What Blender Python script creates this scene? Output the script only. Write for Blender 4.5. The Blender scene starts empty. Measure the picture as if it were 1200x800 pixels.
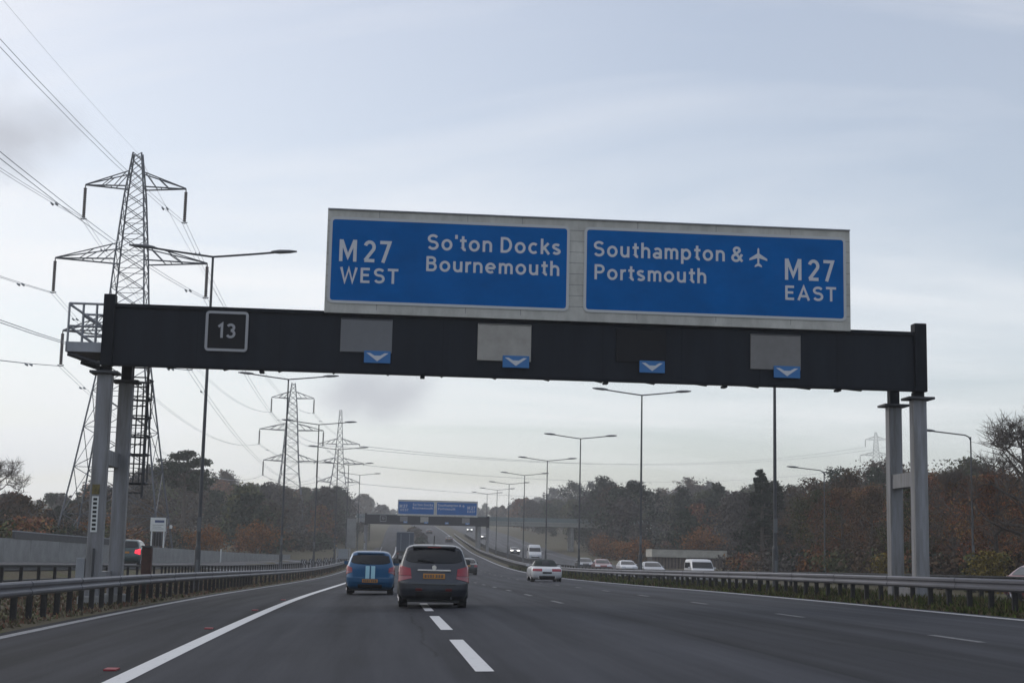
import bpy, math, random
import numpy as np
from mathutils import Vector, Matrix

random.seed(7)
RNG = np.random.default_rng(7)
S = bpy.context.scene
COL = S.collection
R_ = math.radians

# ------------------------------------------------------------------ camera
CAM_H, FPX = 1.245, 1747.0
YAW, PITCH, ROLL = R_(5.0), R_(8.17), R_(1.26)
_F = np.array([math.sin(YAW)*math.cos(PITCH), math.cos(YAW)*math.cos(PITCH), math.sin(PITCH)])
_R0 = np.array([math.cos(YAW), -math.sin(YAW), 0.0]); _U0 = np.cross(_R0, _F)
_R = _R0*math.cos(ROLL) + _U0*math.sin(ROLL); _U = -_R0*math.sin(ROLL) + _U0*math.cos(ROLL)
cd = bpy.data.cameras.new('camera'); cam = bpy.data.objects.new('camera', cd); COL.objects.link(cam)
cd.sensor_width = 36.0; cd.sensor_fit = 'HORIZONTAL'; cd.lens = 36.0*FPX/1200.0
cd.clip_start = 0.1; cd.clip_end = 20000
m = Matrix.Identity(4)
for i in range(3):
    m[i][0], m[i][1], m[i][2] = _R[i], _U[i], -_F[i]
m[2][3] = CAM_H
cam.matrix_world = m
S.camera = cam

# ------------------------------------------------------------------ world
SUN_EL, SUN_AZ = R_(28), R_(-50)          # azimuth from +Y towards +X: sun ahead and to the left, behind cloud
w = bpy.data.worlds.new('World'); S.world = w; w.use_nodes = True
nt = w.node_tree; nt.nodes.clear()
def N(t, **k):
    n = nt.nodes.new(t)
    for a, b in k.items(): setattr(n, a, b)
    return n
L = nt.links.new
out = N('ShaderNodeOutputWorld'); bg = N('ShaderNodeBackground'); L(bg.outputs[0], out.inputs[0])
sky = N('ShaderNodeTexSky', sky_type='NISHITA'); sky.sun_disc = False
sky.sun_elevation = SUN_EL; sky.sun_rotation = SUN_AZ; sky.air_density = 1.0; sky.dust_density = 1.5; sky.ozone_density = 1.5
bg.inputs[1].default_value = 0.13
tc = N('ShaderNodeTexCoord')
sep = N('ShaderNodeSeparateXYZ'); L(tc.outputs['Generated'], sep.inputs[0])
def wmath(op, a, b=None, c=None, clamp=False):
    n = N('ShaderNodeMath', operation=op, use_clamp=clamp)
    for i, v in enumerate((a, b, c)):
        if v is None: continue
        if isinstance(v, (int, float)): n.inputs[i].default_value = v
        else: L(v, n.inputs[i])
    return n.outputs[0]
zc = wmath('MAXIMUM', sep.outputs[2], 0.0)
den = wmath('ADD', zc, 0.16)
comb = N('ShaderNodeCombineXYZ'); L(wmath('DIVIDE', sep.outputs[0], den), comb.inputs[0]); L(wmath('DIVIDE', sep.outputs[1], den), comb.inputs[1])
mp = N('ShaderNodeMapping'); L(comb.outputs[0], mp.inputs[0]); mp.inputs['Scale'].default_value = (0.55, 1.15, 1); mp.inputs['Rotation'].default_value = (0, 0, R_(24)); mp.inputs['Location'].default_value = (3.3, 1.4, 0)
no = N('ShaderNodeTexNoise'); no.inputs['Scale'].default_value = 1.0; no.inputs['Detail'].default_value = 7; no.inputs['Roughness'].default_value = 0.56; no.inputs['Distortion'].default_value = 0.5
L(mp.outputs[0], no.inputs[0])
ramp = N('ShaderNodeValToRGB'); L(no.outputs[0], ramp.inputs[0])
ramp.color_ramp.elements[0].position = 0.34; ramp.color_ramp.elements[0].color = (0.40, 0.40, 0.40, 1)
ramp.color_ramp.elements[1].position = 0.62; ramp.color_ramp.elements[1].color = (0.97, 0.97, 0.97, 1)
# cloud colour: whiter low, bluish-grey high; divided by the background strength
mr = N('ShaderNodeMapRange', interpolation_type='SMOOTHSTEP'); L(zc, mr.inputs[0]); mr.inputs[1].default_value = 0.0; mr.inputs[2].default_value = 0.45
cmix = N('ShaderNodeMix', data_type='RGBA'); L(mr.outputs[0], cmix.inputs[0])
cmix.inputs[6].default_value = (8.3, 8.5, 8.6, 1); cmix.inputs[7].default_value = (6.75, 6.85, 7.35, 1)
smix = N('ShaderNodeMix', data_type='RGBA'); dt = N('ShaderNodeVectorMath', operation='DOT_PRODUCT'); L(tc.outputs['Generated'], dt.inputs[0])
dt.inputs[1].default_value = (math.sin(SUN_AZ)*math.cos(SUN_EL), math.cos(SUN_AZ)*math.cos(SUN_EL), math.sin(SUN_EL))
# the cloud sheet is thicker and whiter towards the hidden sun
L(wmath('MAXIMUM', wmath('ADD', ramp.outputs[0], wmath('MULTIPLY_ADD', dt.outputs['Value'], .75, -.46), None, True), .35), smix.inputs[0]); L(sky.outputs[0], smix.inputs[6]); L(cmix.outputs[2], smix.inputs[7])
# soft dark cloud scraps low in the sky
def scrap(prev, d, half, amount, nscale, seed):
    dv = Vector(d).normalized()
    v = N('ShaderNodeVectorMath', operation='SUBTRACT'); L(tc.outputs['Generated'], v.inputs[0]); v.inputs[1].default_value = dv
    sc = N('ShaderNodeVectorMath', operation='DIVIDE'); L(v.outputs[0], sc.inputs[0]); sc.inputs[1].default_value = half
    n2 = N('ShaderNodeTexNoise'); n2.inputs['Scale'].default_value = nscale; n2.inputs['Detail'].default_value = 4; L(tc.outputs['Generated'], n2.inputs[0])
    nv = N('ShaderNodeVectorMath', operation='MULTIPLY_ADD'); L(n2.outputs['Color'], nv.inputs[0]); nv.inputs[1].default_value = (1.3, 1.3, 1.3); nv.inputs[2].default_value = (-.65, -.65, -.65)
    ad = N('ShaderNodeVectorMath', operation='ADD'); L(sc.outputs[0], ad.inputs[0]); L(nv.outputs[0], ad.inputs[1])
    ln = N('ShaderNodeVectorMath', operation='LENGTH'); L(ad.outputs[0], ln.inputs[0])
    r = N('ShaderNodeMapRange', interpolation_type='SMOOTHSTEP'); L(ln.outputs['Value'], r.inputs[0])
    r.inputs[1].default_value = 1.15; r.inputs[2].default_value = 0.1; r.inputs[3].default_value = 0; r.inputs[4].default_value = amount
    mx = N('ShaderNodeMix', data_type='RGBA'); L(r.outputs[0], mx.inputs[0]); L(prev, mx.inputs[6]); mx.inputs[7].default_value = (3.9, 4.05, 4.5, 1)
    return mx.outputs[2]
def pixdir(x, y):
    v = _R*(x-600)/FPX + _U*(400-y)/FPX + _F
    return tuple(v/np.linalg.norm(v))
c = scrap(smix.outputs[2], pixdir(5, 155), (.055, .055, .034), .75, 22, 1)
c = scrap(c, pixdir(435, 458), (.045, .045, .023), .7, 24, 2)
L(c, bg.inputs[0])

sd = bpy.data.lights.new('sun', 'SUN'); sd.energy = 0.7; sd.angle = R_(25); sd.color = (1.0, 0.95, 0.88)
so = bpy.data.objects.new('sun', sd); COL.objects.link(so)
sv = Vector((math.sin(SUN_AZ)*math.cos(SUN_EL), math.cos(SUN_AZ)*math.cos(SUN_EL), math.sin(SUN_EL)))
so.rotation_euler = sv.to_track_quat('Z', 'Y').to_euler()
S.view_settings.view_transform = 'Standard'; S.view_settings.look = 'None'
S.view_settings.exposure = 0.0; S.view_settings.gamma = 1.0; S.view_settings.use_curve_mapping = False
S.render.engine = 'CYCLES'
S.cycles.volume_bounces = 2; S.cycles.max_bounces = 6

# ------------------------------------------------------------------ alignment of the motorway
SHX = np.array([-100,0,20,40,62,90,120,160,200,240,290,350,450,600,900,2600], float)
SHY = np.array([0,0,.02,.12,.45,.95,1.6,2.6,3.8,5.0,6.2,7.2,8.6,11,16,40])
PRX = np.array([-100,0,20,36,54,65,90,120,160,200,240,290,350,450,600,900,1500,2600], float)
PRY = np.array([0,0,0,-.06,-.17,-.26,-.45,-.6,-.52,-.15,.45,1.4,3.4,7.2,12,21,34,40])
def _herm(xs, ys):
    h = np.diff(xs); dl = np.diff(ys)/h
    mm = np.zeros(len(xs)); mm[0] = dl[0]; mm[-1] = dl[-1]
    mm[1:-1] = (dl[:-1]*h[1:] + dl[1:]*h[:-1])/(h[1:] + h[:-1])
    def f(x):
        x = np.asarray(x, float); i = np.clip(np.searchsorted(xs, x)-1, 0, len(xs)-2); t = (x-xs[i])/h[i]
        return ys[i]*(2*t**3-3*t*t+1) + mm[i]*h[i]*(t**3-2*t*t+t) + ys[i+1]*(-2*t**3+3*t*t) + mm[i+1]*h[i]*(t**3-t*t)
    return f
shift = _herm(SHX, SHY); prof = _herm(PRX, PRY)
CU = np.array([-900,-300,-120,-60,-26,-24,-14,-12.2,-7,-6.0,-5.9,12.6,12.8,14,16.6,17.2,31.4,33,60,140,300,900], float)
CZ = np.array([16,7,3.5,1.6,.9,.75,.5,-.1,-.1,-.10,-.13,.277,.30,.33,.33,.29,0,.1,.9,5,14,28])
def cross(u): return np.interp(u, CU, CZ)
def P(u, y, dz=0.0):
    return (float(u + shift(y)), float(y), float(prof(y) + cross(u) + dz))
def heading(y): return -math.atan(float(shift(y+1)-shift(y-1))/2)
YS = np.concatenate([np.arange(-60, 300, 2.0), np.arange(300, 700, 6.0), np.arange(700, 1301, 25.0)])
def proj(p):
    v = np.array([p[0], p[1], p[2]-CAM_H]); d = v @ _F
    return 600 + FPX*(v @ _R)/d, 400 - FPX*(v @ _U)/d

# ------------------------------------------------------------------ materials
M = {}
def mat(name, col, rough=.6, metal=0., var=0., scale=6., bump=0., bscale=40., spec=.5, coat=0., emit=None, estr=0., stretch=(1,1,1), dirt=None, trans=0.):
    a = bpy.data.materials.new(name); a.use_nodes = True; M[name] = a
    t = a.node_tree; b = t.nodes['Principled BSDF']
    b.inputs['Base Color'].default_value = (*col, 1); b.inputs['Roughness'].default_value = rough; b.inputs['Metallic'].default_value = metal
    b.inputs['Specular IOR Level'].default_value = spec; b.inputs['Coat Weight'].default_value = coat
    if trans: b.inputs['Transmission Weight'].default_value = trans
    if emit: b.inputs['Emission Color'].default_value = (*emit, 1); b.inputs['Emission Strength'].default_value = estr
    if var or bump or dirt:
        tcn = t.nodes.new('ShaderNodeTexCoord'); mpn = t.nodes.new('ShaderNodeMapping'); mpn.inputs['Scale'].default_value = stretch
        t.links.new(tcn.outputs['Object'], mpn.inputs[0])
    if var or dirt:
        n = t.nodes.new('ShaderNodeTexNoise'); n.inputs['Scale'].default_value = scale; n.inputs['Detail'].default_value = 6; n.inputs['Roughness'].default_value = .65
        t.links.new(mpn.outputs[0], n.inputs[0])
        rr = t.nodes.new('ShaderNodeMapRange'); t.links.new(n.outputs[0], rr.inputs[0]); rr.inputs[1].default_value = .3; rr.inputs[2].default_value = .7
        mx = t.nodes.new('ShaderNodeMix'); mx.data_type = 'RGBA'; t.links.new(rr.outputs[0], mx.inputs[0])
        lo = dirt if dirt else tuple(x*(1-var) for x in col); hi = col if dirt else tuple(min(1, x*(1+var)) for x in col)
        mx.inputs[6].default_value = (*lo, 1); mx.inputs[7].default_value = (*hi, 1)
        t.links.new(mx.outputs[2], b.inputs['Base Color'])
    if bump:
        n = t.nodes.new('ShaderNodeTexNoise'); n.inputs['Scale'].default_value = bscale; n.inputs['Detail'].default_value = 5; t.links.new(mpn.outputs[0], n.inputs[0])
        bp = t.nodes.new('ShaderNodeBump'); bp.inputs['Strength'].default_value = bump; bp.inputs['Distance'].default_value = .02
        t.links.new(n.outputs[0], bp.inputs['Height']); t.links.new(bp.outputs[0], b.inputs['Normal'])
    return a

def asphalt(name, base, warm, shoulder_u=None):
    """asphalt with lane wear read from the UV map (u = metres across, v = metres along)"""
    a = bpy.data.materials.new(name); a.use_nodes = True; M[name] = a
    t = a.node_tree; b = t.nodes['Principled BSDF']; ln = t.links.new
    uv = t.nodes.new('ShaderNodeUVMap'); uv.uv_map = 'UVMap'
    sp = t.nodes.new('ShaderNodeSeparateXYZ'); ln(uv.outputs[0], sp.inputs[0])
    def nm(op, x, y=None, z=None, cl=False):
        n = t.nodes.new('ShaderNodeMath'); n.operation = op; n.use_clamp = cl
        for i, v in enumerate((x, y, z)):
            if v is None: continue
            if isinstance(v, (int, float)): n.inputs[i].default_value = v
            else: ln(v, n.inputs[i])
        return n.outputs[0]
    def noise(sc, vec_scale, det=5, ro=.6):
        mpn = t.nodes.new('ShaderNodeMapping'); ln(uv.outputs[0], mpn.inputs[0]); mpn.inputs['Scale'].default_value = vec_scale
        n = t.nodes.new('ShaderNodeTexNoise'); n.inputs['Scale'].default_value = sc; n.inputs['Detail'].default_value = det; n.inputs['Roughness'].default_value = ro
        ln(mpn.outputs[0], n.inputs[0]); return n.outputs[0]
    streak = noise(1.0, (1.6, .045, 1), 4)
    blot = noise(1.0, (.35, .12, 1), 5, .65)
    grain = noise(1.0, (38, 26, 1), 4, .75)
    # wheel tracks: two polished bands in each 3.65 m lane
    ph = nm('MULTIPLY', nm('SUBTRACT', sp.outputs[0], 1.18+.95), 2*math.pi/1.825)
    tr = nm('MULTIPLY', nm('COSINE', ph), .5)
    v = nm('MULTIPLY', nm('SUBTRACT', streak, .5), 1.5)
    v = nm('ADD', v, nm('MULTIPLY', nm('SUBTRACT', blot, .5), 1.0))
    v = nm('ADD', v, nm('MULTIPLY', tr, .30))
    v = nm('ADD', v, nm('MULTIPLY', nm('SUBTRACT', grain, .5), 1.5))
    # tar-sealed longitudinal joint that wanders beside the lane line
    wob = nm('MULTIPLY', nm('SUBTRACT', noise(1.0, (.0, .22, 1), 4), .5), .5)
    dj = nm('ABSOLUTE', nm('SUBTRACT', nm('ADD', sp.outputs[0], wob), .72))
    jm = nm('SUBTRACT', 1.0, nm('MULTIPLY', dj, 24.0), None, True)
    jm = nm('MULTIPLY', jm, nm('GREATER_THAN', noise(1.0, (.4, .13, 1), 3), .47))
    v = nm('SUBTRACT', v, nm('MULTIPLY', jm, .6))
    # fine cross joints where surfacing batches meet
    if shoulder_u is not None:
        shm = nm('LESS_THAN', sp.outputs[0], shoulder_u)
        v = nm('SUBTRACT', v, nm('MULTIPLY', shm, .26))
    lane = nm('FLOOR', nm('DIVIDE', nm('ADD', sp.outputs[0], 2.47), 3.65))
    v = nm('ADD', v, nm('MULTIPLY', nm('SINE', nm('MULTIPLY', lane, 2.3)), .10))
    # reinstated patches: long strips laid at different times
    pm = t.nodes.new('ShaderNodeMapping'); ln(uv.outputs[0], pm.inputs[0]); pm.inputs['Scale'].default_value = (1/3.65, .021, 1); pm.inputs['Location'].default_value = (.677, .3, 0)
    wn = t.nodes.new('ShaderNodeTexWhiteNoise'); wn.noise_dimensions = '2D'; fl_ = t.nodes.new('ShaderNodeVectorMath'); fl_.operation = 'FLOOR'; ln(pm.outputs[0], fl_.inputs[0]); ln(fl_.outputs[0], wn.inputs['Vector'])
    v = nm('ADD', v, nm('MULTIPLY', nm('SUBTRACT', wn.outputs['Value'], .5), .26))
    stain = noise(1.0, (.9, .25, 1), 6, .7); v = nm('SUBTRACT', v, nm('MULTIPLY', nm('MAXIMUM', nm('SUBTRACT', stain, .60), 0), 2.2))
    k = nm('ADD', 1.0, v)
    k = nm('MAXIMUM', k, .25)
    vm = t.nodes.new('ShaderNodeVectorMath'); vm.operation = 'SCALE'; vm.inputs[0].default_value = base; ln(k, vm.inputs['Scale'])
    ln(vm.outputs[0], b.inputs['Base Color'])
    rg = nm('ADD', nm('MULTIPLY', streak, -.25), warm); ln(rg, b.inputs['Roughness'])
    b.inputs['Specular IOR Level'].default_value = .16
    bp = t.nodes.new('ShaderNodeBump'); bp.inputs['Strength'].default_value = .55; bp.inputs['Distance'].default_value = .012; ln(grain, bp.inputs['Height']); ln(bp.outputs[0], b.inputs['Normal'])
    return a
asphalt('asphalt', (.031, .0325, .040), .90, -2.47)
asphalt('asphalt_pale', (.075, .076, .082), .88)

def paint(name, col, wear, scale=9):
    a = mat(name, col, .6); t = a.node_tree; b = t.nodes['Principled BSDF']
    tcn = t.nodes.new('ShaderNodeTexCoord'); n = t.nodes.new('ShaderNodeTexNoise'); n.inputs['Scale'].default_value = scale; n.inputs['Detail'].default_value = 8; n.inputs['Roughness'].default_value = .75
    t.links.new(tcn.outputs['Object'], n.inputs[0])
    r = t.nodes.new('ShaderNodeMapRange'); t.links.new(n.outputs[0], r.inputs[0]); r.inputs[1].default_value = wear-.07; r.inputs[2].default_value = wear+.07
    mx = t.nodes.new('ShaderNodeMix'); mx.data_type = 'RGBA'; t.links.new(r.outputs[0], mx.inputs[0]); mx.inputs[6].default_value = (.075, .075, .08, 1); mx.inputs[7].default_value = (*col, 1)
    t.links.new(mx.outputs[2], b.inputs['Base Color'])
paint('line_white', (.62, .62, .62), .34)
paint('line_worn', (.15, .15, .158), .50)
paint('line_pale', (.42, .42, .43), .38)
paint('line_grey', (.26, .265, .28), .44)
mat('stud_red', (.26, .03, .04), .6)

def ground_mat():
    a = bpy.data.materials.new('ground'); a.use_nodes = True; M['ground'] = a
    t = a.node_tree; b = t.nodes['Principled BSDF']; ln = t.links.new
    tcn = t.nodes.new('ShaderNodeTexCoord')
    n1 = t.nodes.new('ShaderNodeTexNoise'); n1.inputs['Scale'].default_value = .35; n1.inputs['Detail'].default_value = 8; n1.inputs['Roughness'].default_value = .7; ln(tcn.outputs['Object'], n1.inputs[0])
    cr = t.nodes.new('ShaderNodeValToRGB'); ln(n1.outputs[0], cr.inputs[0])
    e = cr.color_ramp.elements; e[0].position = .3; e[0].color = (.085, .072, .050, 1); e[1].position = .7; e[1].color = (.085, .095, .036, 1)
    k = e.new(.5); k.color = (.11, .095, .065, 1)
    ln(cr.outputs[0], b.inputs['Base Color']); b.inputs['Roughness'].default_value = .95; b.inputs['Specular IOR Level'].default_value = .15
    n2 = t.nodes.new('ShaderNodeTexNoise'); n2.inputs['Scale'].default_value = 9; n2.inputs['Detail'].default_value = 6; ln(tcn.outputs['Object'], n2.inputs[0])
    bp = t.nodes.new('ShaderNodeBump'); bp.inputs['Strength'].default_value = .9; bp.inputs['Distance'].default_value = .1; ln(n2.outputs[0], bp.inputs['Height']); ln(bp.outputs[0], b.inputs['Normal'])
ground_mat()
def attr_mat(name, rough=.85, spec=.2, trans=False):
    a = bpy.data.materials.new(name); a.use_nodes = True; M[name] = a
    t = a.node_tree; b = t.nodes['Principled BSDF']; at = t.nodes.new('ShaderNodeAttribute'); at.attribute_name = 'tint'
    t.links.new(at.outputs['Color'], b.inputs['Base Color']); b.inputs['Roughness'].default_value = rough; b.inputs['Specular IOR Level'].default_value = spec
attr_mat('leaf'); attr_mat('blade')
mat('bark', (.11, .092, .08), .9, var=.3, scale=5, spec=.15)
mat('gantry_dark', (.014, .018, .027), .6, spec=.22, dirt=(.008, .010, .016), scale=1.4, stretch=(1.6, 1, .25), bump=.04, bscale=18)
mat('gantry_edge', (.007, .009, .014), .65, spec=.2, var=.2, scale=3)
mat('galv', (.30, .31, .335), .5, metal=.25, var=.16, scale=2.5, stretch=(1, 1, .35))
mat('galv_leg', (.29, .295, .32), .55, metal=.1, dirt=(.15, .142, .138), scale=2.6, stretch=(2.2, 2.2, .22))
mat('galv_dark', (.06, .062, .068), .55, metal=.3, var=.25, scale=4)
mat('rail_metal', (.14, .138, .157), .45, metal=.45, var=.2, scale=1.6, stretch=(1, .25, 1))
mat('post_dark', (.028, .026, .026), .8, var=.35, scale=6)
mat('lamp_pole', (.075, .078, .085), .55, metal=.3, var=.2, scale=2)
mat('lamp_head', (.14, .145, .155), .5, metal=.2)
mat('pylon_steel', (.10, .112, .135), .6, metal=.35, var=.15, scale=.6)
mat('insulator', (.085, .07, .065), .4)
mat('wire', (.40, .42, .45), .5, metal=.3)
mat('sign_back', (.56, .55, .51), .6, dirt=(.36, .35, .32), scale=2.0, stretch=(1.2, 1, .5))
mat('sign_border', (.52, .53, .54), .5)
mat('sign_blue', (.0, .128, .43), .7, dirt=(.0, .100, .33), scale=.9, stretch=(1, 1, 1.6), spec=.04)
mat('sign_white', (.58, .60, .64), .5)
mat('arrow_blue', (.02, .15, .40), .4)
mat('number_grey', (.36, .36, .38), .5)
mat('panel_grey', (.15, .152, .162), .5, var=.05)
mat('panel_pale', (.40, .38, .35), .6, dirt=(.31, .29, .26), scale=3)
mat('panel_dark', (.012, .012, .015), .6, spec=.2)
mat('panel_taupe', (.205, .198, .195), .6, dirt=(.17, .16, .155), scale=3)
mat('concrete', (.30, .30, .295), .85, dirt=(.21, .21, .205), scale=1.1, bump=.2, bscale=14)
mat('concrete_pale', (.40, .40, .37), .85, dirt=(.30, .30, .28), scale=.8)
mat('teal', (.15, .185, .185), .6, var=.15)
mat('rust', (.085, .038, .03), .85, dirt=(.045, .028, .024), scale=6)
mat('sign_board_white', (.68, .69, .68), .5)
mat('navy', (.03, .055, .16), .5)
mat('black', (.012, .012, .013), .6)
mat('yellow', (.22, .17, .05), .5, dirt=(.04, .035, .02), scale=9)
mat('tyre', (.016, .016, .017), .85)
mat('rim', (.28, .28, .30), .35, metal=.8)
mat('trim_black', (.014, .014, .016), .5)
mat('glass_car', (.010, .012, .015), .06, spec=.45)
mat('plate_yellow', (.62, .27, .045), .45, dirt=(.40, .17, .04), scale=28)
mat('plate_white', (.5, .5, .5), .45)
mat('chrome', (.62, .62, .64), .15, metal=1.)
mat('tail_red', (.30, .016, .03), .2, coat=.5)
mat('reflector_dull', (.10, .012, .016), .4)
mat('tail_pink', (.33, .085, .10), .25, coat=.5)
mat('tail_lit', (.5, .02, .03), .3, emit=(1, .03, .06), estr=1.6)
mat('head_lit', (.8, .8, .8), .2, emit=(1, .98, .92), estr=3.)
mat('head_off', (.45, .47, .5), .15, coat=.5)
def carpaint(name, col, metal=.3, rough=.32): return mat(name, col, rough, metal=metal, coat=.6, var=.04, scale=3)
carpaint('paint_grey', (.045, .049, .060), .4); carpaint('paint_blue', (.004, .082, .20), .25); carpaint('paint_white', (.62, .62, .63), 0)
carpaint('paint_red', (.16, .025, .03)); carpaint('paint_dark', (.022, .025, .03)); carpaint('paint_silver', (.30, .31, .33), .6); carpaint('paint_green', (.05, .08, .08), .3)
mat('stripe', (.36, .62, .72), .3); mat('soft_top', (.014, .022, .020), .8)
mat('interior', (.05, .055, .06), .8)
mat('lorry_blue', (.03, .05, .085), .45, var=.12, scale=2)
mat('lorry_grey', (.26, .28, .30), .6)
mat('shed_fascia', (.52, .50, .44), .7, dirt=(.33, .31, .27), scale=1)
mat('shed_slat', (.14, .105, .085), .8, var=.2)
mat('shed_dark', (.05, .046, .042), .8)

# ------------------------------------------------------------------ mesh helpers
def link(o, parent=None):
    COL.objects.link(o)
    if parent is not None: o.parent = parent
    return o
class MB:
    def __init__(s): s.v = []; s.f = []
    def quad(s, a, b, c_, d):
        n = len(s.v); s.v += [tuple(a), tuple(b), tuple(c_), tuple(d)]; s.f.append((n, n+1, n+2, n+3)); return s
    def box(s, x0, x1, y0, y1, z0, z1):
        n = len(s.v); s.v += [(x0,y0,z0),(x1,y0,z0),(x1,y1,z0),(x0,y1,z0),(x0,y0,z1),(x1,y0,z1),(x1,y1,z1),(x0,y1,z1)]
        s.f += [(n,n+3,n+2,n+1),(n+4,n+5,n+6,n+7),(n,n+1,n+5,n+4),(n+1,n+2,n+6,n+5),(n+2,n+3,n+7,n+6),(n+3,n,n+4,n+7)]; return s
    def bev(s, x0, x1, y0, y1, z0, z1, r=.01):
        """box with chamfered vertical and horizontal front edges (8-gon section extruded along z, tapered caps)"""
        pts = [(x0+r,y0),(x1-r,y0),(x1,y0+r),(x1,y1-r),(x1-r,y1),(x0+r,y1),(x0,y1-r),(x0,y0+r)]
        cx, cy = (x0+x1)/2, (y0+y1)/2
        def ins(p): return (p[0]+(r if p[0] < cx else -r)*.9, p[1]+(r if p[1] < cy else -r)*.9)
        rings = [[(*ins(p), z0) for p in pts], [(*p, z0+r) for p in pts], [(*p, z1-r) for p in pts], [(*ins(p), z1) for p in pts]]
        return s.loft(rings)
    def loft(s, rings, caps=True, closed=True):
        n0 = len(s.v); k = len(rings[0])
        for r in rings: s.v += [tuple(p) for p in r]
        for i in range(len(rings)-1):
            for j in range(k if closed else k-1):
                a = n0+i*k+j; b = n0+i*k+(j+1) % k
                s.f.append((a, b, b+k, a+k))
        if caps and closed:
            s.f.append(tuple(n0+j for j in reversed(range(k)))); s.f.append(tuple(n0+(len(rings)-1)*k+j for j in range(k)))
        return s
    def tube(s, pts, r, n=6, r2=None, caps=True):
        pts = [Vector(p) for p in pts]; rings = []
        for i, p in enumerate(pts):
            d = (pts[min(i+1, len(pts)-1)] - pts[max(i-1, 0)]).normalized()
            a = d.orthogonal().normalized() if abs(d.z) > .95 or True else None
            up = Vector((0, 0, 1)) if abs(d.z) < .9 else Vector((1, 0, 0))
            a = d.cross(up).normalized(); b = a.cross(d).normalized()
            rr = r if r2 is None else r+(r2-r)*i/(len(pts)-1)
            if isinstance(r, (list, tuple)): rr = r[i]
            rings.append([p+(a*math.cos(2*math.pi*q/n)+b*math.sin(2*math.pi*q/n))*rr for q in range(n)])
        return s.loft(rings, caps)
    def bar(s, a, b, t): return s.tube([a, b], t*.7071, 4)
    def cyl(s, c_, axis, r, h, n=16):
        c_ = Vector(c_); ax = Vector(axis).normalized()
        return s.tube([c_-ax*h/2, c_+ax*h/2], r, n)
    def mesh(s, name, smooth=False):
        me = bpy.data.meshes.new(name); me.from_pydata(s.v, [], s.f); me.update()
        if smooth:
            me.polygons.foreach_set('use_smooth', [True]*len(me.polygons))
            try: me.set_sharp_from_angle(angle=R_(38))
            except Exception: pass
        return me
    def build(s, name, material, parent=None, smooth=False):
        me = s.mesh(name, smooth); me.materials.append(M[material]); return link(bpy.data.objects.new(name, me), parent)
def tag(o, label=None, cat=None, group=None, kind=None):
    if label: o['label'] = label
    if cat: o['category'] = cat
    if group: o['group'] = group
    if kind: o['kind'] = kind
    return o
def empty(name, loc=(0, 0, 0), rz=0.0):
    o = bpy.data.objects.new(name, None); o.empty_display_size = .3; o.location = loc; o.rotation_euler = (0, 0, rz); return link(o)
def copy_tree(o, parent=None):
    c_ = o.copy(); link(c_, parent)
    for ch in list(o.children): copy_tree(ch, c_)
    return c_
def inst(name, me, parent=None, loc=(0, 0, 0), rot=(0, 0, 0), scale=(1, 1, 1)):
    o = bpy.data.objects.new(name, me); o.location = loc; o.rotation_euler = rot; o.scale = scale; return link(o, parent)

# ------------------------------------------------------------------ ground and roads
def grid_obj(name, us, ys, zfun, material, ufun=None, uv=True):
    us = np.asarray(us, float); ny = len(ys); nu = len(us)
    V = np.zeros((ny, nu, 3)); UVs = np.zeros((ny, nu, 2))
    for i, y in enumerate(ys):
        uu = us if ufun is None else ufun(us, y)
        V[i, :, 0] = uu + shift(y); V[i, :, 1] = y; V[i, :, 2] = zfun(uu, y); UVs[i, :, 0] = uu; UVs[i, :, 1] = y
    idx = np.arange(ny*nu).reshape(ny, nu)
    Fq = np.stack([idx[:-1, :-1], idx[:-1, 1:], idx[1:, 1:], idx[1:, :-1]], -1).reshape(-1, 4)
    me = mesh_np(name, V.reshape(-1, 3), Fq)
    if uv:
        lay = me.uv_layers.new(name='UVMap'); lay.data.foreach_set('uv', UVs.reshape(-1, 2)[Fq.reshape(-1)].astype(np.float32).reshape(-1))
    me.polygons.foreach_set('use_smooth', np.ones(len(Fq), bool))
    me.materials.append(M[material]); return link(bpy.data.objects.new(name, me))
def mesh_np(name, V, Fc):
    me = bpy.data.meshes.new(name); V = np.asarray(V, np.float32); Fc = np.asarray(Fc, np.int32); k = Fc.shape[1]
    me.vertices.add(len(V)); me.vertices.foreach_set('co', V.reshape(-1))
    me.loops.add(Fc.size); me.loops.foreach_set('vertex_index', Fc.reshape(-1))
    me.polygons.add(len(Fc)); me.polygons.foreach_set('loop_start', np.arange(0, Fc.size, k, dtype=np.int32))
    me.update(calc_edges=True); return me
GU = np.unique(np.concatenate([CU, [-700, -500, -200, -150, -90, -45, -35, -18, -10, -8.5, -4, 0, 4, 8, 15, 22, 26, 40, 50, 80, 100, 200, 400, 600]]))
def rough_ground(u, y):
    z = prof(y) + cross(u) - .045
    far = np.clip((np.abs(u-4)-34)/30, 0, 1)
    return z + far*(.5*np.sin(u*.11+y*.05) + .35*np.sin(u*.23-y*.13+1))
g = tag(grid_obj('ground', GU, YS, rough_ground, 'ground'), kind='structure')
def lerp_u(ya, yb):  # helper for the merging slip road
    return ya, yb
def slip_l(y): return np.interp(y, [-60, 60, 100, 140, 170, 250, 330], [-22.5, -22.8, -22.0, -18.3, -15.2, -9.6, -6.2])
def slip_r(y): return np.interp(y, [-60, 100, 150, 200, 330], [-14.2, -14.0, -10.5, -6.0, -5.9])
road = tag(grid_obj('road', [-5.9, -2.5, 1.2, 4.8, 8.5, 12.6], YS, lambda u, y: prof(y)+cross(u), 'asphalt'), kind='structure')
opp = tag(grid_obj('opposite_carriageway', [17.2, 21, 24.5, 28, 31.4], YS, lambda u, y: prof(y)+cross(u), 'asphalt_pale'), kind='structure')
slip_ys = YS[YS < 330]
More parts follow.
